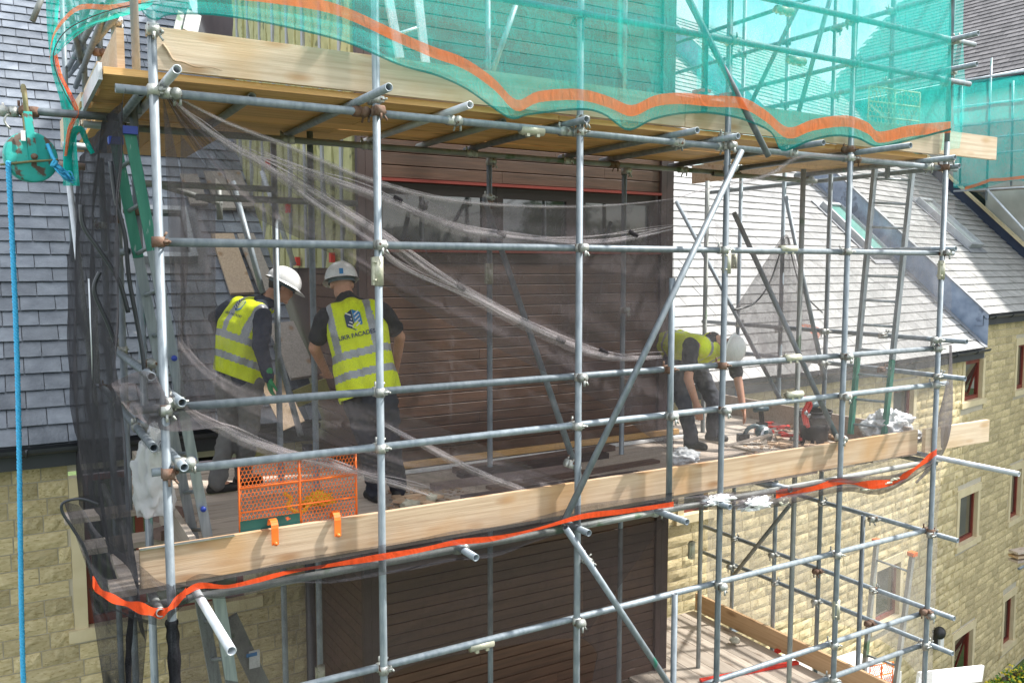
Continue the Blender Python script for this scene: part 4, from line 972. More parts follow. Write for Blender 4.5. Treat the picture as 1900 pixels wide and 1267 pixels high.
MB().box(P(472,1222,Y=5.66), (.035,.004,.06), (Vector((1,0,0)), Vector((0,1,0)), Vector((0,0,1)))).build('sticker', M_inkw, sb); MB().box(P(467,1214,Y=5.655), (.035,.003,.012)).build('blue_print', M_inkb, sb)
ts = thing('ladder_access_tower', 'upper end of an aluminium ladder seen through teal net above the top deck', 'ladder', tuple(P(760,90,Y=5.9)))
for a, b in (((718,-20),(742,108)), ((774,-20),(790,118))): MB().bar(P(*a,Y=5.9), P(*b,Y=5.9), .06, .03, up=(0,1,0)).build('stile', M_tubew, ts)
for y in (-20, 55): MB().tube(P(728,y+12,Y=5.9), P(782,y-6,Y=5.9), .012, seg=8).build('rung', M_tubew, ts)

# ================================================================== GIN WHEEL AND ROPE
gc = P(57,292,Y=GY-.08); gw = thing('gin_wheel', 'round teal gin wheel pulley hanging from a tube at upper left', 'pulley', tuple(gc))
rw_ = .148; axn = Vector((.35,-1,0)).normalized(); sdv = axn.cross(Vector((0,0,1))).normalized()
wh = MB(); N_ = 40
def prof_pts():
    return [(.0,.030),(.06,.030),(.11,.022),(.14,.024),(.148,.020),(.148,-.020),(.14,-.024),(.11,-.022),(.0,-.03)]
pr_ = prof_pts(); vs = []; fsx = []
for i in range(N_):
    a = 2*math.pi*i/N_; dd = sdv*math.cos(a)+Vector((0,0,1))*math.sin(a)
    vs += [gc+dd*r_+axn*h_ for r_, h_ in pr_]
n_ = len(pr_); fsx = [(i*n_+k, ((i+1) % N_)*n_+k, ((i+1) % N_)*n_+k+1, i*n_+k+1) for i in range(N_) for k in range(n_-1)]
wh.add(vs, fsx, 0, True); wh.build('wheel', M_gin, gw)
MB().bar(gc+axn*.04+Vector((.0,0,-.02)), gc+axn*.04+Vector((-.02,0,.26)), .045, .012, up=axn).build('hanger', M_gin, gw)
MB().bar(gc+axn*-.04+Vector((.02,0,-.02)), gc+axn*-.04+Vector((.0,0,.26)), .045, .012, up=axn).build('hanger', M_ginr, gw)
MB().tube(gc+axn*.06, gc-axn*.06, .018, seg=10).build('axle', M_rust, gw)
MB().path([P(0,306,Y=GY-.14), P(55,300,Y=GY-.14), P(108,297,Y=GY-.14)], .007, 6).build('guide_bar', M_ginr, gw)
MB().path(cps([gc+Vector((-.01,0,.24)), gc+Vector((-.015,0,.34)), gc+Vector((-.02,.05,.42)), gc+Vector((-.02,.12,.40))], 14), .014, 8).build('hook', M_ginr, gw)
for x in (24, 62): coupler(P(x,208,Y=GY), 0, math.pi/2, m=CM if x == 24 else CM2)
tg = MB().path(cps([P(x,y,Y=GY-.1) for x, y in ((14,212),(8,222),(12,232),(20,240))], 12), .006, 6).build('wire_tie', M_cpl, gw)
MB().box(P(43,252,Y=GY-.15), (.012,.003,.03)).build('white_sticker', M_inkw, gw)
rp = thing('rope', 'bright blue rope hanging straight down from the gin wheel', 'rope', tuple(P(15,312,Y=5.85)))
# three-strand laid rope
A = P(15,300,Y=5.85); B_ = P(50,1330,Y=5.85)
for k in range(3):
    pts = []
    for i in range(520):
        t = i/519; c = A.lerp(B_, t)+Vector((.012*math.sin(t*5),0,0)); a = t*340+k*2*math.pi/3; pts.append(c+Vector((math.cos(a),math.sin(a),0))*.0075)
    MB().path(pts, .0085, 5).build('strand', M_rope, rp)
kn = thing('rope_tail', 'frayed bundle of blue rope knotted beside the gin wheel', 'rope', tuple(P(120,320,Y=5.9)))
for k in range(16):
    rr = random.Random(k); pts = [P(98+rr.uniform(-3,3),305+rr.uniform(-3,3),Y=5.88), P(112+rr.uniform(-6,6),316+rr.uniform(-6,6),Y=5.88+rr.uniform(-.03,.03)), P(124+rr.uniform(-8,8),326+rr.uniform(-8,6),Y=5.88+rr.uniform(-.03,.03)), P(130+rr.uniform(-8,10),334+rr.uniform(-5,6),Y=5.88)]
    MB().path(cps(pts, 10), .0045, 5).build('strand', M_rope, kn)
MB().path(cps([P(88,268,Y=5.9), P(97,290,Y=5.87), P(104,302,Y=5.86), P(96,308,Y=5.86), P(102,296,Y=5.86)], 20), .011, 7).build('knot', M_rope, kn)

# ================================================================== BRICK GUARD
def guard(name, label, p00, p10, h, mt, nx, nz_, panel=False, wire=.0035):
    d = (p10-p00); w_ = d.length; d.normalize(); Z = Vector((0,0,1)); n = d.cross(Z); t = thing(name, label, 'brick guard', tuple(p00))
    def q(a, b): return p00+d*a+Z*b
    f = MB(); 
    for a, b in ((q(0,0),q(0,h)), (q(w_,0),q(w_,h)), (q(0,0),q(w_,0)), (q(0,h),q(w_,h))): f.tube(a, b, .007, seg=6)
    f.build('frame', mt, t)
    c = MB(); c.tube(q(w_/2,0), q(w_/2,h), .009, seg=6)
    for k in (.36, .68): c.tube(q(0,h*k), q(w_,h*k), .007, seg=6)
    c.build('cross_bar', mt, t)
    ms = MB(); cw, ch = w_/nx, h/nz_
    for j in range(nz_):
        for i in range(nx):
            x0 = i*cw+(cw/2 if j % 2 else 0); z0 = j*ch
            pp = [(x0, z0), (x0+cw/2, z0+ch*.35), (x0+cw, z0)]
            for (a, b) in zip(pp, pp[1:]):
                if b[0] <= w_: ms.bar(q(*a), q(*b), wire*1.2, wire*1.8, up=n)
            if x0+cw/2 < w_: ms.bar(q(x0+cw/2, z0+ch*.35), q(x0+cw/2, z0+ch), wire*1.2, wire*1.8, up=n)
    ms.build('wire_mesh', mt, t, kind='stuff')
    if panel: MB().box(q(w_*.25, h*.13)+n*.004, (w_*.25, .003, h*.12), (d, n, Z)).build('green_plate', M_grn, t)
    return t, q
g0 = P(446,1000,Y=5.135); g1 = P(662,968,Y=5.135); gh = P(662,848,Y=5.135).z-P(662,968,Y=5.135).z
g0.z = min(g0.z, g1.z)
t, q = guard('brick_guard', 'orange wire mesh brick guard with green plate hooked on the front toe board', g0, Vector((g1.x, g1.y, g0.z)), gh+.04, M_or, 32, 20, True, .0032)
for x, y in ((509,985), (625,970)):
    c = P(x, y, Y=5.05); hk = MB()
    arc = [c+Vector((0,.0+.045*math.cos(a)+.03,.02+.045*math.sin(a))) for a in [math.pi*i/8 for i in range(9)]]
    pts = arc+[c+Vector((0,-.015,-.08))]
    for a, b in zip(pts, pts[1:]): hk.bar(a, b, .036, .012, up=(1,0,0)) if 0 else hk.bar(a, b, .006, .042, up=(1,0,0))
    hk.tube(c+Vector((0,-.035,-.07)), c+Vector((0,-.0,-.07)), .012, seg=8); hk.build('hook', M_or, t)
t2, q = guard('brick_guard', 'pale green mesh brick guard behind teal net at the top right', P(1610,246,Y=5.3), P(1704,255,Y=5.3), .42, M_yg, 14, 9, False, .003)
t3, q = guard('brick_guard', 'small orange mesh brick guard beside the lowest deck', P(1612,1300,Y=5.9), P(1655,1290,Y=5.9), .4, M_or, 10, 12, False, .003)

# ================================================================== LOOSE THINGS ON THE DECKS
DZ = -1.79
def blob(c, r, seed, n=(28,18), amp=.25, fr=2.2, flat=.0):
    b = MB(); c = Vector(c)
    def f(u, v):
        a = 2*math.pi*u; t = math.pi*v; d = Vector((math.sin(t)*math.cos(a), math.sin(t)*math.sin(a), math.cos(t)))
        k = 1+amp*noise.turbulence(d*fr+Vector((seed,seed*2,0)), 4, False)-amp*.5; p = Vector((d.x*r[0], d.y*r[1], d.z*r[2]))*k
        if p.z < -r[2]*.55: p.z = -r[2]*.55
        return c+p
    return b.grid(f, n[0], n[1], smooth=True)
bag = blob(P(1648,800,Y=5.45)+Vector((0,0,.04)), (.34,.22,.20), 3.3, (90,50), .30, 2.6); bo = bag.build('plastic_bag', M_bag); tag(bo, 'crumpled white plastic sheeting heaped behind the toe board by the right ladder', 'plastic sheet')
b2_ = blob(P(1700,812,Y=5.2), (.14,.06,.08), 5.3, (50,30), .35, 3).build('plastic_bag', M_bag); tag(b2_, 'small loose end of white plastic hanging over the toe board near the corner', 'plastic sheet')
b3 = blob(P(285,895,Y=5.62), (.13,.12,.36), 8.1, (60,60), .28, 2.4).build('rubble_sack', M_sack); tag(b3, 'white woven sack with blue green print behind the left corner standards', 'sack')
b4 = blob(P(1268,848,Y=5.45), (.16,.14,.09), 9.7, (50,30), .3, 2.5).build('white_bag', M_sack); tag(b4, 'slumped white bag on the deck at the left of the bending worker', 'bag')
for i, (x, y, r_, lb) in enumerate(((1330,928,(.2,.06,.05), 'clear plastic film wrapped around the ledger below the right toe board'), (1400,935,(.22,.07,.07), 'crumpled clear plastic bundle caught in the net under the toe board'))):
    o = blob(P(x, y, Y=4.95), r_, 2+i, (70,30), .4, 3).build('plastic_film', M_bag); tag(o, lb, 'plastic film')
rb = thing('caught_debris', 'string of pale mossy debris caught in the net hem at lower right', 'debris', tuple(P(1630,905,Y=4.93)))
for k in range(20):
    t_ = k/19; x = 1600+65*t_; y = 908-8*t_-14*t_*t_; blob(P(x, y+random.uniform(-2,2), Y=4.93), (.03,.02,.018), k, (8,6), .5).build('lump', M_rubble, rb)
rb2 = blob(P(1448,931,Y=4.95), (.10,.05,.05), 4, (20,14), .4).build('mossy_lump', M_rubble); tag(rb2, 'mossy green lump sagging in the net beside the plastic bundle', 'debris')
# bucket with tools
bc = P(1510,815,Y=5.9); bc.z = DZ+.16
bk_ = thing('bucket', 'black round rubber bucket full of tools behind the right ladder', 'bucket', (bc.x, bc.y, DZ))
MB().tube(bc+Vector((0,0,-.15)), bc+Vector((0,0,.18)), .13, .17, seg=28, wall=.006).build('body', M_bucket, bk_)
MB().path([bc+Vector((.17*math.cos(a),.17*math.sin(a),.18)) for a in [2*math.pi*i/28 for i in range(29)]], .009, 6).build('rim', M_bucket, bk_)
gb = thing('angle_grinder', 'grey black grinder lying on top of the black bucket', 'power tool', tuple(bc+Vector((.03,0,.2))))
MB().tube(bc+Vector((-.10,0,.22)), bc+Vector((.10,.02,.25)), .035, seg=12).build('body', M_saw, gb); MB().tube(bc+Vector((.1,.02,.22)), bc+Vector((.1,.02,.225)), .06, seg=18).build('disc', M_steel, gb)
# red bar clamps
def clamp(c, d, label, L=.32):
    c = Vector(c); d = Vector(d).normalized(); t = thing('bar_clamp', label, 'clamp', tuple(c), 'red clamps on the right deck'); sd_ = Vector((-d.y, d.x, 0))
    MB().bar(c-d*L, c+d*L, .012, .025).build('bar', M_steel, t)
    MB().bar(c+d*(L-.02)-sd_*.02, c+d*(L-.02)+sd_*.10, .035, .03).build('jaw', M_red, t); MB().bar(c-d*.08-sd_*.02, c-d*.08+sd_*.1, .05, .035).build('sliding_jaw', M_red, t)
    MB().bar(c-d*.14-sd_*.02, c-d*.02-sd_*.08, .03, .03).build('handle', M_red, t)
for x, y, d, lb in ((1425,798,(1,.2,0),'red bar clamp lying nearest the worker beside the saw'), (1470,806,(1,-.3,0),'red bar clamp in the middle of the offcuts'), (1500,812,(1,-.2,0),'red bar clamp lying closest to the diagonal brace'), (1448,790,(.3,1,0),'red bar clamp pointing into the deck')):
    q = P(x, y, Z=DZ+.05); clamp(q, d, lb, .2)
for x, y, lb in ((1500,765,'red spring clamp standing upright against the black bucket'), (1505,770,'red spring clamp hanging on the bucket rim')):
    q = P(x-5, y, Y=5.78); t = thing('spring_clamp', lb, 'clamp', tuple(q), 'red clamps on the right deck')
    MB().path(cps([q+Vector((0,0,-.12)), q+Vector((-.03,0,0)), q+Vector((.03,0,.10)), q+Vector((-.04,0,.16))], 14), .02, 8).build('arm', M_red, t); MB().tube(q+Vector((-.02,-.03,.0)), q+Vector((-.02,.03,.0)), .022, seg=10).build('spring', M_steel, t)
# cordless saw
sq = P(1405,806,Z=DZ+.10); sw_ = thing('circular_saw', 'grey blue cordless saw lying on the deck under the worker hand', 'power tool', (sq.x, sq.y, DZ))
e1 = RT*.8+FW*.1; e1.z = 0; e1.normalize()
MB().ball(sq+e1*.05+Vector((0,0,.03)), (.085,.06,.07), 16, 10).build('motor', M_saw, sw_); MB().path(cps([sq-e1*.14+Vector((0,0,-.02)), sq-e1*.10+Vector((0,0,.06)), sq-e1*.02+Vector((0,0,.09)), sq+e1*.05+Vector((0,0,.05))], 14), .022, 10).build('handle', M_saw, sw_)
MB().box(sq-e1*.15+Vector((0,0,-.03)), (.055,.04,.04), (e1, e1.cross(Vector((0,0,1))), Vector((0,0,1)))).build('battery', M_bucket, sw_)
MB().tube(sq+e1*.06-Vector((0,.05,.01)), sq+e1*.06-Vector((0,.045,.01)), .09, seg=24).build('blade', M_steel, sw_)
# drill standing behind
dq = P(1414,775,Z=DZ+.12); dr = thing('cordless_drill', 'dark cordless drill standing on its battery behind the saw', 'power tool', (dq.x, dq.y, DZ))
MB().box((dq.x,dq.y,DZ+.035), (.05,.04,.035)).build('battery', M_bucket, dr); MB().bar((dq.x,dq.y,DZ+.07), (dq.x-.02,dq.y,DZ+.20), .035, .04, up=(0,1,0)).build('grip', M_bucket, dr); MB().tube((dq.x-.12,dq.y,DZ+.22), (dq.x+.08,dq.y,DZ+.22), .03, seg=12).build('body', M_saw, dr)
# bundles of cladding with straps
def bundle(a, b, w_, h_, label, m=M_clad, n=3, straps=(.25,.8)):
    a = Vector(a); b = Vector(b); t = thing('cladding_bundle', label, 'cladding boards', tuple((a+b)/2), 'bundles of cladding boards'); d = (b-a).normalized(); sd_ = d.cross(Vector((0,0,1)))
    for k in range(n):
        for j in range(2):
            o = MB().bar(a+Vector((0,0,h_*(k+.5)/n))+sd_*(w_*(j-.5)*.51)+d*random.uniform(0,.06), b+Vector((0,0,h_*(k+.5)/n))+sd_*(w_*(j-.5)*.51)+d*random.uniform(-.06,0), w_/2-.004, h_/n-.003).build('cladding_board', m, t)
    for s in straps: c = a.lerp(b, s); MB().box(c+Vector((0,0,h_/2)), (.022, w_/2+.006, h_/2+.004), (d, sd_, Vector((0,0,1)))).build('strap', M_inkw, t)
    return t
bundle((4.62,5.42,DZ+.002), (6.0,5.36,DZ+.002), .26, .075, 'strapped bundle of brown cladding boards in front of the bending worker', pm('bundle_brown', (.20,.13,.11), (.27,.18,.15), 3, .5, stretch=(1,12,12)))
random.seed(5); LBM = [pm('loose_board_dark', (.10,.06,.045), (.15,.09,.07), 3, .5, stretch=(1,12,12)), pm('loose_board_mauve', (.22,.16,.15), (.30,.23,.21), 3, .5, stretch=(1,12,12)), M_trim]
lb_pos = ('nearest the front toe board', 'second from the front toe board', 'third from the front toe board', 'in the middle of the deck', 'just behind the middle of the deck', 'next to the wall battens', 'closest to the tower wall')
for k in range(7):
    y = 5.36+k*.21+random.uniform(-.03,.03); x = 2.85+random.uniform(0,.5); L3 = random.uniform(1.4,1.95); h_ = random.uniform(.02,.05)
    o = MB().bar((x,y,DZ+h_/2+.002), (x+L3,y+random.uniform(-.05,.12),DZ+h_/2+.002), random.uniform(.09,.16), h_).build('cladding_board', LBM[k % 3]); tag(o, ('dark brown', 'mauve brown', 'blackish')[k % 3]+' loose cladding board on the deck, '+lb_pos[k], 'board', 'loose cladding boards on the middle deck')
bundle((1.35,5.30,1.30-.04), (2.95,5.34,1.27-.04), .20, .07, 'dark brown cladding lengths stacked on the top deck behind its toe board', M_trim2, straps=())
MB().bar(P(1345,828,Z=DZ+.14), P(1430,806,Z=DZ+.14), .05, .012).build('aluminium_batten', M_board, kind=None, label='pale grey board lying across the brown bundle beside the saw', cat='board')
# offcuts: each of the larger ones is a thing, crumbs are stuff
random.seed(21)
spots = [((1440,830),(1560,800),26), ((740,945),(800,915),9), ((1455,775),(1560,790),8)]
for (a, b, n_) in spots:
    for k in range(n_):
        x = random.uniform(a[0], b[0]); y = random.uniform(min(a[1],b[1]), max(a[1],b[1])); c = P(x, y, Z=DZ+.03); an = random.uniform(0, 3.1); d = Vector((math.cos(an), math.sin(an), random.uniform(-.12,.12)))
        if c.y < 5.15: c.y = 5.2
        l = random.uniform(.05,.14); o = MB().bar(c-d*l, c+d*l, random.uniform(.03,.08), random.uniform(.012,.03)).build('timber_offcut', M_offc)
        w_o = ('beside the red clamps and the bundle end', 'by the boots of the worker standing with his back turned', 'in front of the black bucket')[spots.index((a, b, n_))]; tag(o, ('long ' if l > .11 else 'short ' if l < .08 else 'medium ')+'sawn wood offcut '+w_o, 'offcut', 'wood offcuts on the middle deck')
cb = MB()
for k in range(700):
    x = random.uniform(1380,1620) if k % 3 else random.uniform(720,860); y = random.uniform(780,850) if k % 3 else random.uniform(905,960); c = P(x, y, Z=DZ+.006)
    if c.y < 5.13 or c.y > 7: continue
    an = random.uniform(0,3.1); cb.box(c, (random.uniform(.004,.02), random.uniform(.003,.01), .004), (Vector((math.cos(an),math.sin(an),0)), Vector((-math.sin(an),math.cos(an),0)), Vector((0,0,1))))
cb.build('sawdust_and_chips', M_offc, label='scatter of sawdust and wood chips over the deck boards', cat='debris', kind='stuff')
for (x, y, r_, m_, lb) in ((760,937,(.10,.08,.05),M_rubble,'pale broken stone lump behind the toe board by the standing worker boots'), (800,925,(.06,.05,.05),M_rubble,'smaller grey green lump right of the pale stone on the deck')):
    tag(blob(P(x, y, Z=DZ+.04), r_, 3, (16,10), .5).build('rubble', m_), lb, 'rubble')
hn = thing('yellow_harness', 'yellow tool bag slumped behind the orange brick guard', 'bag', tuple(P(560,935,Z=DZ)))
blob(P(590,935,Z=DZ+.05)+Vector((0,0,.03)), (.14,.10,.07), 6.6, (26,16), .6, 3).build('bag_body', M_yel, hn)
MB().path(cps([P(x,y,Y=5.55) for x, y in ((528,915),(540,925),(535,940),(560,950),(580,925))], 20), .013, 6).build('strap', M_yel, hn)
for k, (x, y) in enumerate(((300,990),(318,985),(310,975))):
    c = P(x+15, y-5, Z=DZ+.035); o = MB().box(c, (.10,.05,.033), (Vector((.9,.43,0)), Vector((-.43,.9,0)), Vector((0,0,1)))).build('brick', M_brick)
    o.location.z += .0; tag(o, ('brown brick nearest the corner standard behind the toe board', 'brown brick lying at the foot of the left ladder', 'brown brick furthest back of the three by the ladder foot')[k], 'brick', 'loose bricks by the left ladder')
    if k == 2: o.location += Vector((.0,.25,0))
o = MB().bar(P(365,900,Z=DZ+.02), P(440,905,Z=DZ+.02), .02, .02)
# boards leaning on the left roof
def lean(name, a, b, w_, label, m=None, off=.06, cat='board'):
    A_ = onroof(*a, off=off); B2 = onroof(*b, off=off); o = MB().bar(A_, B2, w_, .035, up=Vector((0,-math.sin(PITCH),math.cos(PITCH)))).build(name, m or M_boardZ); tag(o, label, cat); return o
M_boardZ = wood('leaning_board', (.38,.28,.19), (.50,.38,.27), rnd=.1, axis='Z'); M_boardG = wood('grey_leaning_board', (.27,.24,.21), (.36,.32,.28), rnd=.1, axis='Z')
lean('plank', (412,435), (450,545), .25, 'tan plank lying on the slates behind the first worker', off=.08)
lean('plank', (455,435), (500,545), .19, 'grey plank right of the tan plank on the slates', M_boardG, off=.09)
lean('plank', (395,320), (420,388), .22, 'pale short board left of the two under the top deck', M_boardG, off=.08)
lean('plank', (430,318), (455,385), .2, 'pale short board right of the two under the top deck', M_boardG, off=.09)
lean('plank', (350,325), (370,380), .2, 'grey short board nearest the skylight under the top deck', M_boardG, off=.08)
lean('plank', (520,600), (565,700), .28, 'wide brown board propped behind the tubes between the workers', M_boardG, off=.12)
o = MB().bar(P(500,700,Y=7.4), P(545,790,Y=7.2), .2, .03, up=(0,1,0)).build('plank', M_boardZ); tag(o, 'tan board end standing behind the green gloved hand', 'board')
o = MB().bar(P(548,740,Y=6.75), P(608,716,Y=6.75), .03, .14, up=(0,0,1)).build('cut_panel', pm('olive_panel', (.22,.2,.06), (.28,.26,.1), 4, .7)); tag(o, 'olive yellow panel edge held between the two workers', 'panel')
o = MB().bar(P(548,745,Y=6.75), P(612,700,Y=6.4), .006, .012).build('x', M_steel) if 0 else None
wsh = thing('white_packing_slab', 'stacked white insulation boards below the lowest deck', 'insulation boards', (9.3, 6.0, -9))
for k, (c, h) in enumerate((((8.75,7.3,-5.35),(.7,.6,.08)), ((9.2,6.9,-5.22),(.42,.35,.11)), ((8.8,7.25,-5.9),(.7,.62,.46)))):
    MB().box(c, h).build('insulation_board', pm('white_board%d' % k, (.55,.55,.54), (.62,.62,.6), 3, .8), wsh)
for k in range(5): MB().box((8.6+.25*k, 6.9, -7.7), (.04,.04,1.3)).build('prop', M_tube, wsh)
lv = MB().bar(P(1300,1262,Z=-4.43), P(1480,1228,Z=-4.43), .05, .03).build('red_spirit_level', M_red); tag(lv, 'long red spirit level lying on the lowest deck boards', 'spirit level')
lv = MB().bar(P(1440,1208,Z=-4.43), P(1466,1198,Z=-4.43), .06, .03).build('red_tool', M_red); tag(lv, 'short red tool on the lowest deck near the toe board', 'tool')
blob(P(1362,1188,Z=-4.40), (.07,.07,.05), 4, (14,10), .4).build('stone_lump', M_rubble, label='small grey lump on the lowest deck boards', cat='rubble')
wp = MB().bar(P(1702,1262,Y=6.6), P(1822,1248,Y=6.6), .04, .22).build('white_board', M_inkw); tag(wp, 'white board end rising at the bottom edge in front of the stone wall', 'board')
# wall light
wl = thing('wall_light', 'black and white flood light fixed on the stone wall by the corner standard', 'light', (0,0,0))
s_, z_ = wallhit(1733, 1180); p_, d_, n_ = wpt(s_, z_)
MB().ball(p_+n_*.10+Vector((0,0,.10)), (.12,.10,.12), 16, 10).build('housing', M_bucket, wl); MB().box(p_+n_*.05+Vector((-.0,0,-.03)), (.10,.05,.17), (d_, -n_, Vector((0,0,1)))).build('back_plate', M_bucket, wl); MB().box(p_+n_*.12+Vector((0,0,-.10))+d_*.03, (.075,.02,.10), (d_, -n_, Vector((0,0,1)))).build('lens', M_inkw, wl)
# boards on brackets at the far right edge
tbx = thing('stacked_timber', 'ends of timber boards sticking out on tubes at the far right edge', 'boards', tuple(P(1890,1035,Y=8.3)))
for k in range(3): MB().bar(P(1880,1024+8*k,Y=8.5), P(1960,1010+8*k,Y=8.3), .2, .04).build('board', M_toe if k % 2 else M_board, tbx)
MB().tube(P(1890,1055,Y=8.3), P(1960,1020,Y=8.3), .024, wall=.005).build('tube', M_tube, tbx)

# ================================================================== SHRUB, TREES
def leaves(c, r, n, size, seed, flower=0):
    rr = random.Random(seed); b = MB(); c = Vector(c)
    for k in range(n):
        d = Vector((rr.gauss(0,1), rr.gauss(0,1), rr.gauss(0,1))).normalized(); q = rr.random()**.33
        q *= .75+.35*noise.noise(d*2.5+Vector((seed,0,0)))
        p = c+Vector((d.x*r[0], d.y*r[1], d.z*r[2]))*q; u = Vector((rr.gauss(0,1), rr.gauss(0,1), rr.gauss(0,1))).normalized(); v = u.orthogonal().normalized(); s = size*rr.uniform(.6,1.4)
        b.add([p-u*s, p+v*s*.45, p+u*s, p-v*s*.45], [(0,1,2,3)], 1 if flower and rr.random() < flower and q > .6 else 0)
    return b
sc_ = P(1880,1258,Y=8.5); sh = thing('shrub', 'bushy green shrub with yellow flowers at the bottom right corner', 'shrub', (sc_.x, sc_.y, -9))
leaves(sc_+Vector((.1,-.2,-.35)), (.95,.8,.75), 9000, .035, 5, .35).build('foliage', [M_leafy, M_flower], sh)
for k in range(5): MB().path(cps([Vector((sc_.x+.1*k-.2, sc_.y, -9)), Vector((sc_.x+.12*k-.3, sc_.y, -7.5)), sc_+Vector((.2*k-.4,-.1,-.4))], 8), lambda t: .05*(1-.6*t), 6).build('stem', M_bark, sh)
for i, (x, y, h) in enumerate(((-16,-9,9.5), (-9,-13,11), (-2,-12,10), (5,-14,11.5), (12,-11,10), (19,-13,11), (-22,-3,9))):
    t = thing('tree', 'leafy green tree standing behind the viewer and mirrored in the tower window', 'tree', (x, y, -9), 'trees behind the viewer')
    MB().path(cps([(x,y,-9),(x+.2,y,-5),(x-.1,y+.2,-2)], 8), lambda t_: .28*(1-.5*t_), 8).build('trunk', M_bark, t)
    b = MB()
    for j in range(9):
        rr = random.Random(i*20+j); c = (x+rr.uniform(-2.2,2.2), y+rr.uniform(-2,2), -9+h*rr.uniform(.45,1)); q = leaves(c, (1.7,1.7,1.5), 420, .16, i*10+j); b.add(q.v, q.f)
    b.build('crown', M_treel, t)

# ================================================================== PEOPLE
def remesh(b, name, voxel, smooth=4):
    """one continuous skin over overlapping tapered limbs"""
    me = b.mesh(name+'_raw', []); o = bpy.data.objects.new('tmp_raw', me); col.objects.link(o)
    m = o.modifiers.new('r', 'REMESH'); m.mode = 'VOXEL'; m.voxel_size = voxel; m.use_smooth_shade = True
    if smooth: s = o.modifiers.new('s', 'SMOOTH'); s.iterations = smooth; s.factor = .6
    dg = bpy.context.evaluated_depsgraph_get(); ev = o.evaluated_get(dg); out_ = bpy.data.meshes.new_from_object(ev)
    bpy.data.objects.remove(o); out_.name = name; return out_
def cone(b, p, r1, q, r2): b.tube(p, q, r1, r2, seg=14); b.ball(p, r1, 14, 8); b.ball(q, r2, 14, 8)
def limb(b, pts):
    for (p, r1), (q, r2) in zip(pts, pts[1:]): cone(b, p, r1, q, r2)
def finish(me, name, mats, parent, wrinkle=0, seed=0):
    mi_ = [p.material_index for p in me.polygons]
    me.materials.clear()
    for m in (mats if isinstance(mats, list) else [mats]): me.materials.append(m)
    me.polygons.foreach_set('material_index', mi_)
    if wrinkle:
        n = len(me.vertices); no = [v.normal.copy() for v in me.vertices]
        for i, v in enumerate(me.vertices):
            c = v.co; v.co = c+no[i]*wrinkle*(noise.noise(Vector((c.x*9+seed, c.y*9, c.z*16)))+.5*noise.noise(c*26))
    for p in me.polygons: p.use_smooth = True
    L = W(parent); me.transform(Matrix.Translation(-L)); o = bpy.data.objects.new(name, me); col.objects.link(o); o.parent = parent; WL[o.name] = L
    return o
def hand(b, wr, d, palm_n, sgn, curl=.5, s=1.0):
    """palm, four fingers of unequal length with two bends, thumb from the side"""
    d = Vector(d).normalized(); pn = Vector(palm_n); pn = (pn-d*pn.dot(d)).normalized(); sd_ = d.cross(pn)*sgn
    for k, o_ in enumerate((-.028, -.009, .010, .028)):
        cone(b, wr+sd_*o_*.7*s, .017*s, wr+d*.078*s+sd_*o_*s, .0115*s)
        ln = (.60, .76, .82, .72)[k]*.085*s; p = wr+d*.082*s+sd_*o_*s*1.08; dd = d.copy()
        for j in range(3):
            dd = (dd+pn*curl*.55).normalized(); q = p+dd*ln*(.46,.32,.26)[j]; cone(b, p, .0092*s-(j*.0008), q, .0085*s-(j*.0009)); p = q
    t0 = wr+d*.022*s+sd_*.026*s; t1 = t0+(sd_*.75+d*.7+pn*.25).normalized()*.042*s; t2 = t1+(d*.9+sd_*.25+pn*.4).normalized()*.036*s
    cone(b, t0, .014*s, t1, .0105*s); cone(b, t1, .0105*s, t2, .009*s)
def helmet(parent, c, up, fwd, m, sticker=True, strap=True):
    up = Vector(up).normalized(); fwd = Vector(fwd); fwd = (fwd-up*fwd.dot(up)).normalized(); sd_ = fwd.cross(up)
    b = MB(); N1, N2 = 36, 14
    def f(u, v):
        a = 2*math.pi*u; t = v*math.pi/2*1.02; rx, ry, rz = .122, .145, .128
        ca, sa = math.cos(a), math.sin(a); rr_ = math.sin(t)
        ridge = .007*math.exp(-(sa*rr_/.22)**2)+.005*math.exp(-((abs(sa)*rr_-.45)/.1)**2)
        r3 = 1+ridge*4*max(0, math.cos(t))**.3*min(1, rr_*2.5)
        return c+fwd*(ry*rr_*ca*r3)+sd_*(rx*rr_*sa*r3)+up*(rz*math.cos(t)*r3)
    b.grid(f, N1, N2)
    def brim(u, v):
        a = 2*math.pi*u; peak = max(0, math.cos(a))**2; w_ = v*(.014+.05*peak)
        return c+fwd*((.146+w_)*math.cos(a))+sd_*((.123+w_*.8)*math.sin(a))-up*(.004+.014*v+.012*peak*v)
    b.grid(brim, N1, 3)
    h = b.build('helmet', m, parent)
    bd = MB()
    def band(u, v): a = 2*math.pi*u; return c+fwd*(.118*math.cos(a))+sd_*(.100*math.sin(a))-up*(.005+.035*v)
    bd.grid(band, 28, 1); bd.build('head_band', M_saw, h)
    if sticker:
        q = c-fwd*.10+up*.075; 
        MB().ball(c-fwd*.118+up*.062+sd_*.01, (.022,.004,.010), 12, 6, ax=(sd_, fwd, up)).build('red_sticker', M_red, h)
        MB().box(c-fwd*.140+up*.022-sd_*.035, (.014,.006,.020), (sd_, fwd, up)).build('blue_sticker', M_inkb, h)
    return h
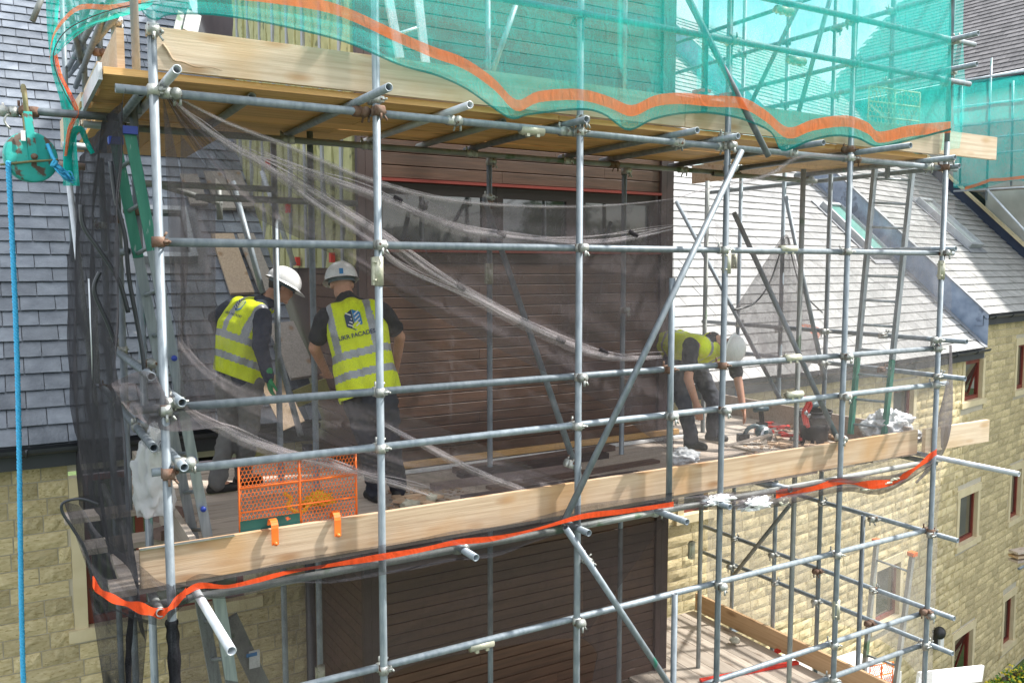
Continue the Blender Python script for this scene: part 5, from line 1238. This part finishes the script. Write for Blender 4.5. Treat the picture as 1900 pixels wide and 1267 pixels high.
def head(b, c, up, fwd, neck):
    up = Vector(up).normalized(); fwd = Vector(fwd); fwd = (fwd-up*fwd.dot(up)).normalized(); sd_ = fwd.cross(up); ax = (sd_, fwd, up)
    b.ball(c+up*.02, (.077,.096,.098), 20, 14, ax=ax); b.ball(c+fwd*.030-up*.055, (.056,.062,.060), 16, 10, ax=ax)   # skull, jaw
    b.ball(c+fwd*.088-up*.090, (.026,.020,.020), 10, 8, ax=ax); b.ball(c+fwd*.100-up*.020, (.013,.018,.024), 10, 8, ax=ax)   # chin, nose
    b.ball(c+fwd*.094-up*.058, (.026,.012,.010), 10, 6, ax=ax); b.ball(c+fwd*.088+up*.012, (.045,.012,.010), 10, 6, ax=ax)    # lips, brow
    for s in (-1, 1): b.ball(c+sd_*.080*s-up*.008-fwd*.005, (.012,.020,.032), 10, 8, ax=ax)
    cone(b, c-up*.05-fwd*.02, .066, neck, .072)
def boot(parent, ank, d, m=M_boot):
    d = Vector(d).normalized(); b = MB(); g = Vector((ank.x, ank.y, ank.z-.075))
    cone(b, ank+Vector((0,0,.03)), .046, ank-Vector((0,0,.02)), .050); cone(b, ank-Vector((0,0,.03))-d*.03, .045, g+d*.13+Vector((0,0,.02)), .042); cone(b, g+Vector((0,0,.02))-d*.04, .044, g+d*.06+Vector((0,0,.018)), .045)
    me = remesh(b, 'boot', .010, 2)
    for v in me.vertices:
        if v.co.z < DZ+.004: v.co.z = DZ+.004
    return finish(me, 'boot', m, parent)
def bvh_of(o):
    me = o.data; L = W(o.parent) if o.parent else Vector(); return BVHTree.FromPolygons([v.co+L for v in me.vertices], [tuple(p.vertices) for p in me.polygons])
def decal(parent, vest, verts2d, faces, org, ex, ey, nrm, m, name, off=.004):
    """flat print laid onto the cloth"""
    bv = bvh_of(vest); b = MB(); vs = []
    for (x, y) in [(x, (y*1.6+.03 if name in ('logo_dark_half', 'logo_blue_half', 'logo_white_bars') else y)) for x, y in verts2d]:
        p = org+ex*x+ey*y+nrm*.4; h = bv.ray_cast(p, -nrm); vs.append((h[0] if h[0] is not None else org+ex*x+ey*y)+nrm*off)
    b.add(vs, faces); return b.build(name, m, vest)
def textmesh(s, size):
    cu = bpy.data.curves.new('t', 'FONT'); cu.body = s; cu.size = size; cu.align_x = 'CENTER'; cu.offset = size*.018; o = bpy.data.objects.new('t', cu); col.objects.link(o)
    dg = bpy.context.evaluated_depsgraph_get(); me = bpy.data.meshes.new_from_object(o.evaluated_get(dg)); v = [(q.co.x, q.co.y) for q in me.vertices]; f = [tuple(p.vertices) for p in me.polygons]
    bpy.data.objects.remove(o); return v, f
def vest_on(parent, caps, base, up, right, back, hem, z_bands, strap_x, flare=.0, voxel=.011, neckcut=None, wr=.012, seed=0):
    """sleeveless hi-vis waistcoat; tape is part of the cloth"""
    b = MB(); limb_ = caps(b); me = remesh(b, 'vest', voxel, 5)
    bm = bmesh.new(); bm.from_mesh(me)
    def cut(co, no): 
        g = bm.verts[:]+bm.edges[:]+bm.faces[:]; bmesh.ops.bisect_plane(bm, geom=g, plane_co=co, plane_no=no, clear_outer=True)
    cut(base+up*hem, -up)
    if neckcut: cut(base+up*neckcut, up)
    bm.to_mesh(me); bm.free()
    n = [v.normal.copy() for v in me.vertices]
    for i, v in enumerate(me.vertices):
        h = (v.co-base).dot(up); k = max(0, 1-(h-hem)/.35)
        a = math.atan2((v.co-base).dot(back), (v.co-base).dot(right)); o = n[i]-up*n[i].dot(up)
        v.co += o*(flare*k+wr*k*math.sin(a*9+seed)+wr*.45*noise.noise(v.co*13+Vector((seed,0,0))))
    for p in me.polygons:
        c = p.center-base; h = c.dot(up); x = c.dot(right); bk = c.dot(back); mi = 0
        for (lo, hi) in z_bands:
            if lo < h < hi: mi = 1
        top = max(hi for lo, hi in z_bands) if z_bands else 0
        if h >= top-.01 and any(abs(x-s) < .026 for s in strap_x): mi = 1
        p.material_index = mi
    return finish(me, 'vest', [M_hv, M_ref], parent)
def logo(parent, vest, org, ex, ey, nrm, sc_=1.0, text=True):
    s = sc_
    L_ = [(-.055*s,-.03*s), (0,-.055*s), (0,.045*s), (-.055*s,.025*s)]; R_ = [(.002*s,-.055*s), (.055*s,-.03*s), (.055*s,.025*s), (.002*s,.045*s)]
    decal(parent, vest, L_, [(0,1,2,3)], org, ex, ey, nrm, M_ink, 'logo_dark_half'); decal(parent, vest, R_, [(0,1,2,3)], org, ex, ey, nrm, M_inkb, 'logo_blue_half')
    vs = []; fs_ = []
    for k in range(4):
        y = (-.028+.018*k)*s
        for sg in (-1, 1):
            i = len(vs); vs += [(sg*.010*s, y-.012*s), (sg*.045*s, y+.004*s), (sg*.045*s, y+.010*s), (sg*.010*s, y-.005*s)]; fs_.append((i,i+1,i+2,i+3))
    decal(parent, vest, vs, fs_, org, ex, ey, nrm, M_inkw, 'logo_white_bars', off=.006)
    if text:
        v, f = textmesh('UKR FACADES', .040*s); v = [(x, y-.103*s) for x, y in v]; decal(parent, vest, v, f, org, ex, ey, nrm, M_ink, 'printed_name', off=.010)

def person(label, J, mats, facing, headup, headfwd, vestp, helm, hands, boots, sleeves, seed, hair=False):
    root = thing('person', label, 'person', tuple(Vector((J['pel'].x, J['pel'].y, DZ))))
    top, trou = mats
    up = (J['neck']-J['pel']).normalized(); rt = (J['shR']-J['shL']); rt = (rt-up*rt.dot(up)).normalized(); back = rt.cross(up)
    if back.dot(facing) > 0: back = -back
    chest = (J['shL']+J['shR'])/2
    # the body itself
    b = MB(); head(b, J['head'], headup, headfwd, J['neck'])
    limb(b, [(J['pel'], .115), (chest-up*.12, .12)]); limb(b, [(J['shL'], .038), (J['shR'], .038)])
    for s in 'LR':
        limb(b, [(J['sh'+s], .044), (J['el'+s], .043), (J['wr'+s], .029)]); limb(b, [(J['hip'+s], .085), (J['kn'+s], .056), (J['an'+s], .040)])
        hd, pn, cl = hands[s]; hand(b, J['wr'+s], hd, pn, 1 if s == 'R' else -1, cl)
        f = J['an'+s]; cone(b, f, .038, f+Vector(facing).normalized()*.12-Vector((0,0,.05)), .03)
    bo = finish(remesh(b, 'body', .0065, 3), 'body', M_skin, root)
    # trousers
    b = MB(); limb(b, [(J['hipL'], .112), (J['hipR'], .112)]); limb(b, [((J['hipL']+J['hipR'])/2, .125), (J['pel']+up*.10, .135)])
    for s in 'LR': limb(b, [(J['hip'+s], .112), (J['kn'+s], .080), (J['an'+s]+Vector((0,0,.0)), .072)])
    finish(remesh(b, 'trousers', .012, 4), 'trousers', trou, root, .016, seed)
    # shirt or hoodie
    b = MB(); w_ = (J['shR']-J['shL'])*.5
    def torso(b, g=0):
        for k in (-.62, 0, .62): limb(b, [(J['pel']+up*.02+rt*.085*k, .125+g), (chest-up*.16+w_*k*.72, .122+g), (chest-up*.03+w_*k*.72, .092+g)])
    torso(b); 
    for s in 'LR':
        if sleeves == 'long': limb(b, [(J['sh'+s]-up*.02, .078), (J['el'+s], .062), (J['wr'+s], .044)])
        else: m_ = J['sh'+s].lerp(J['el'+s], .66); limb(b, [(J['sh'+s]-up*.02, .078), (m_, .072)])
    cone(b, chest, .095, J['neck'], .076); limb(b, [(J['shL'].lerp(chest, .45)+up*.02, .06), (J['neck'], .062), (J['shR'].lerp(chest, .45)+up*.02, .06)])
    if sleeves == 'long': b.ball(J['neck']+back*.05-up*.02, (.12,.08,.06), 14, 9)
    finish(remesh(b, 'shirt', .011, 4), 'hoodie' if sleeves == 'long' else 'tshirt', top, root, .010, seed+1)
    # vest
    def vc(b):
        cone(b, chest+up*.01, .10, J['neck']-up*.035, .078); torso(b, .018); limb(b, [(chest+w_*-.62+up*.0, .088), (chest+w_*.62+up*.0, .088)])
    ve = vest_on(root, vc, J['pel'], up, rt, back, vestp['hem'], vestp['bands'], vestp['straps'], vestp.get('flare', .02), neckcut=vestp.get('neck'), seed=seed)
    if vestp.get('logo'):
        ox, oz = vestp['logo']; logo(root, ve, J['pel']+rt*ox+up*oz, rt if vestp.get('flip', 1) > 0 else -rt, up, back, vestp.get('ls', 1))
    for s in 'LR': boot(root, J['an'+s], boots[s])
    if helm: helmet(root, J['head']+Vector(headup).normalized()*.045, headup, headfwd, helm[0], helm[1])
    if hair:
        hu = Vector(headup).normalized(); hf = Vector(headfwd); hf = (hf-hu*hf.dot(hu)).normalized(); hs = hf.cross(hu)
        hb = MB(); hb.ball(J['head']-hf*.022+hu*.012, (.082,.088,.088), 18, 12, ax=(hs, hf, hu)); hb.build('hair', M_hair, root)
    return root, up, rt, back
def Jn(d): return {k: P(v[0], v[1], Y=v[2]) for k, v in d.items()}
AW = Vector((.51,.86,0)); RI = Vector((.86,-.51,0))
# 2: standing with his back to us, hands in front
J2 = Jn(dict(head=(634,527,6.28), neck=(642,556,6.22), shL=(603,585,6.15), shR=(706,574,6.0), pel=(684,728,5.98), elL=(583,645,6.22), elR=(742,625,6.1), wrL=(606,693,6.45), wrR=(733,690,6.38),
      hipL=(664,748,6.02), hipR=(712,745,5.92), knL=(686,832,6.05), knR=(724,832,6.0), anL=(697,905,6.12), anR=(738,900,6.12)))
for s in 'LR': J2['an'+s].z = DZ+.085
fc = (AW*.9-RI*.45).normalized()
r2_, up2, rt2, bk2 = person('worker in white helmet, yellow vest and black t-shirt standing with his back turned', J2, (M_tee, M_trn), fc, (Vector((0,0,1))+fc*.25), fc, 
    dict(hem=-.03, bands=[(.10,.155),(.245,.30)], straps=(-.14,.14), flare=.045, neck=None, logo=(.02,.49), ls=1.05), (M_helm, True), {'L': (fc+RI*.4-Vector((0,0,.5)), Vector((0,0,1)), .6), 'R': (fc-RI*.4-Vector((0,0,.5)), Vector((0,0,1)), .6)}, {'L': fc+RI*-.2, 'R': fc+RI*.5}, 'short', 2)
# 1: leaning, looking down to the right, green glove
J1 = Jn(dict(head=(522,533,7.0), neck=(497,561,7.0), shL=(434,566,7.15), shR=(490,584,6.85), pel=(443,700,7.0), elL=(400,590,7.3), elR=(484,645,6.66), wrL=(418,640,7.45), wrR=(499,700,6.58),
      hipL=(424,712,7.08), hipR=(464,712,6.92), knL=(425,800,7.12), knR=(462,802,6.95), anL=(402,890,7.0), anR=(450,885,7.15)))
for s in 'LR': J1['an'+s].z = DZ+.085
fc1 = (RI*.85+AW*.5).normalized()
r1_, up1, rt1, bk1 = person('worker in yellow vest over navy hoodie, leaning over, with a green glove', J1, (M_hood, M_trg), fc1, (Vector((0,0,1))+fc1*.55), fc1-Vector((0,0,.55)),
    dict(hem=-.005, bands=[(.105,.16),(.26,.315)], straps=(-.10,.10), flare=.02, logo=(-.07,.52), ls=.72), (M_helm, False), {'L': (Vector((.2,.2,-1)), AW, .4), 'R': (Vector((.1,0,-1)), fc1, .5)}, {'L': fc1, 'R': fc1}, 'long', 5, hair=True)
b = MB(); hd = Vector((.1,0,-1)).normalized(); hand(b, J1['wrR'], hd, fc1, 1, .5, 1.16); cone(b, J1['wrR']-hd*.05, .037, J1['wrR']+hd*.01, .033)
finish(remesh(b, 'glove', .006, 2), 'glove', M_glove, r1_)
# 3: bent double over the deck
J3 = Jn(dict(head=(1350,645,5.98), neck=(1322,630,6.10), shL=(1358,652,6.28), shR=(1284,640,5.92), pel=(1252,640,6.72), elL=(1371,712,6.15), elR=(1277,703,5.85), wrL=(1379,758,6.05), wrR=(1293,752,5.8),
      hipL=(1288,668,6.75), hipR=(1250,664,6.62), knL=(1326,748,6.5), knR=(1270,750,6.35), anL=(1322,800,6.55), anR=(1283,812,6.35)))
for s in 'LR': J3['an'+s].z = DZ+.085
fc3 = (RI*.9-AW*.6).normalized()
r3_, up3, rt3, bk3 = person('worker bending double over the deck at right, both bare arms reaching down', J3, (M_tee, M_trn), Vector((fc3.x, fc3.y, -.6)), (RI*.72-AW*.50-Vector((0,0,.22))), Vector((-.1, .1, -1)),
    dict(hem=-.03, bands=[(.08,.13)], straps=(-.12,.12), flare=.015, logo=(.0,.44), ls=.8), (M_helmg, False), {'L': (Vector((.15,-.1,-1)), -RI, .35), 'R': (Vector((.2,-.1,-1)), AW, .35)}, {'L': fc3, 'R': fc3}, 'short', 9)
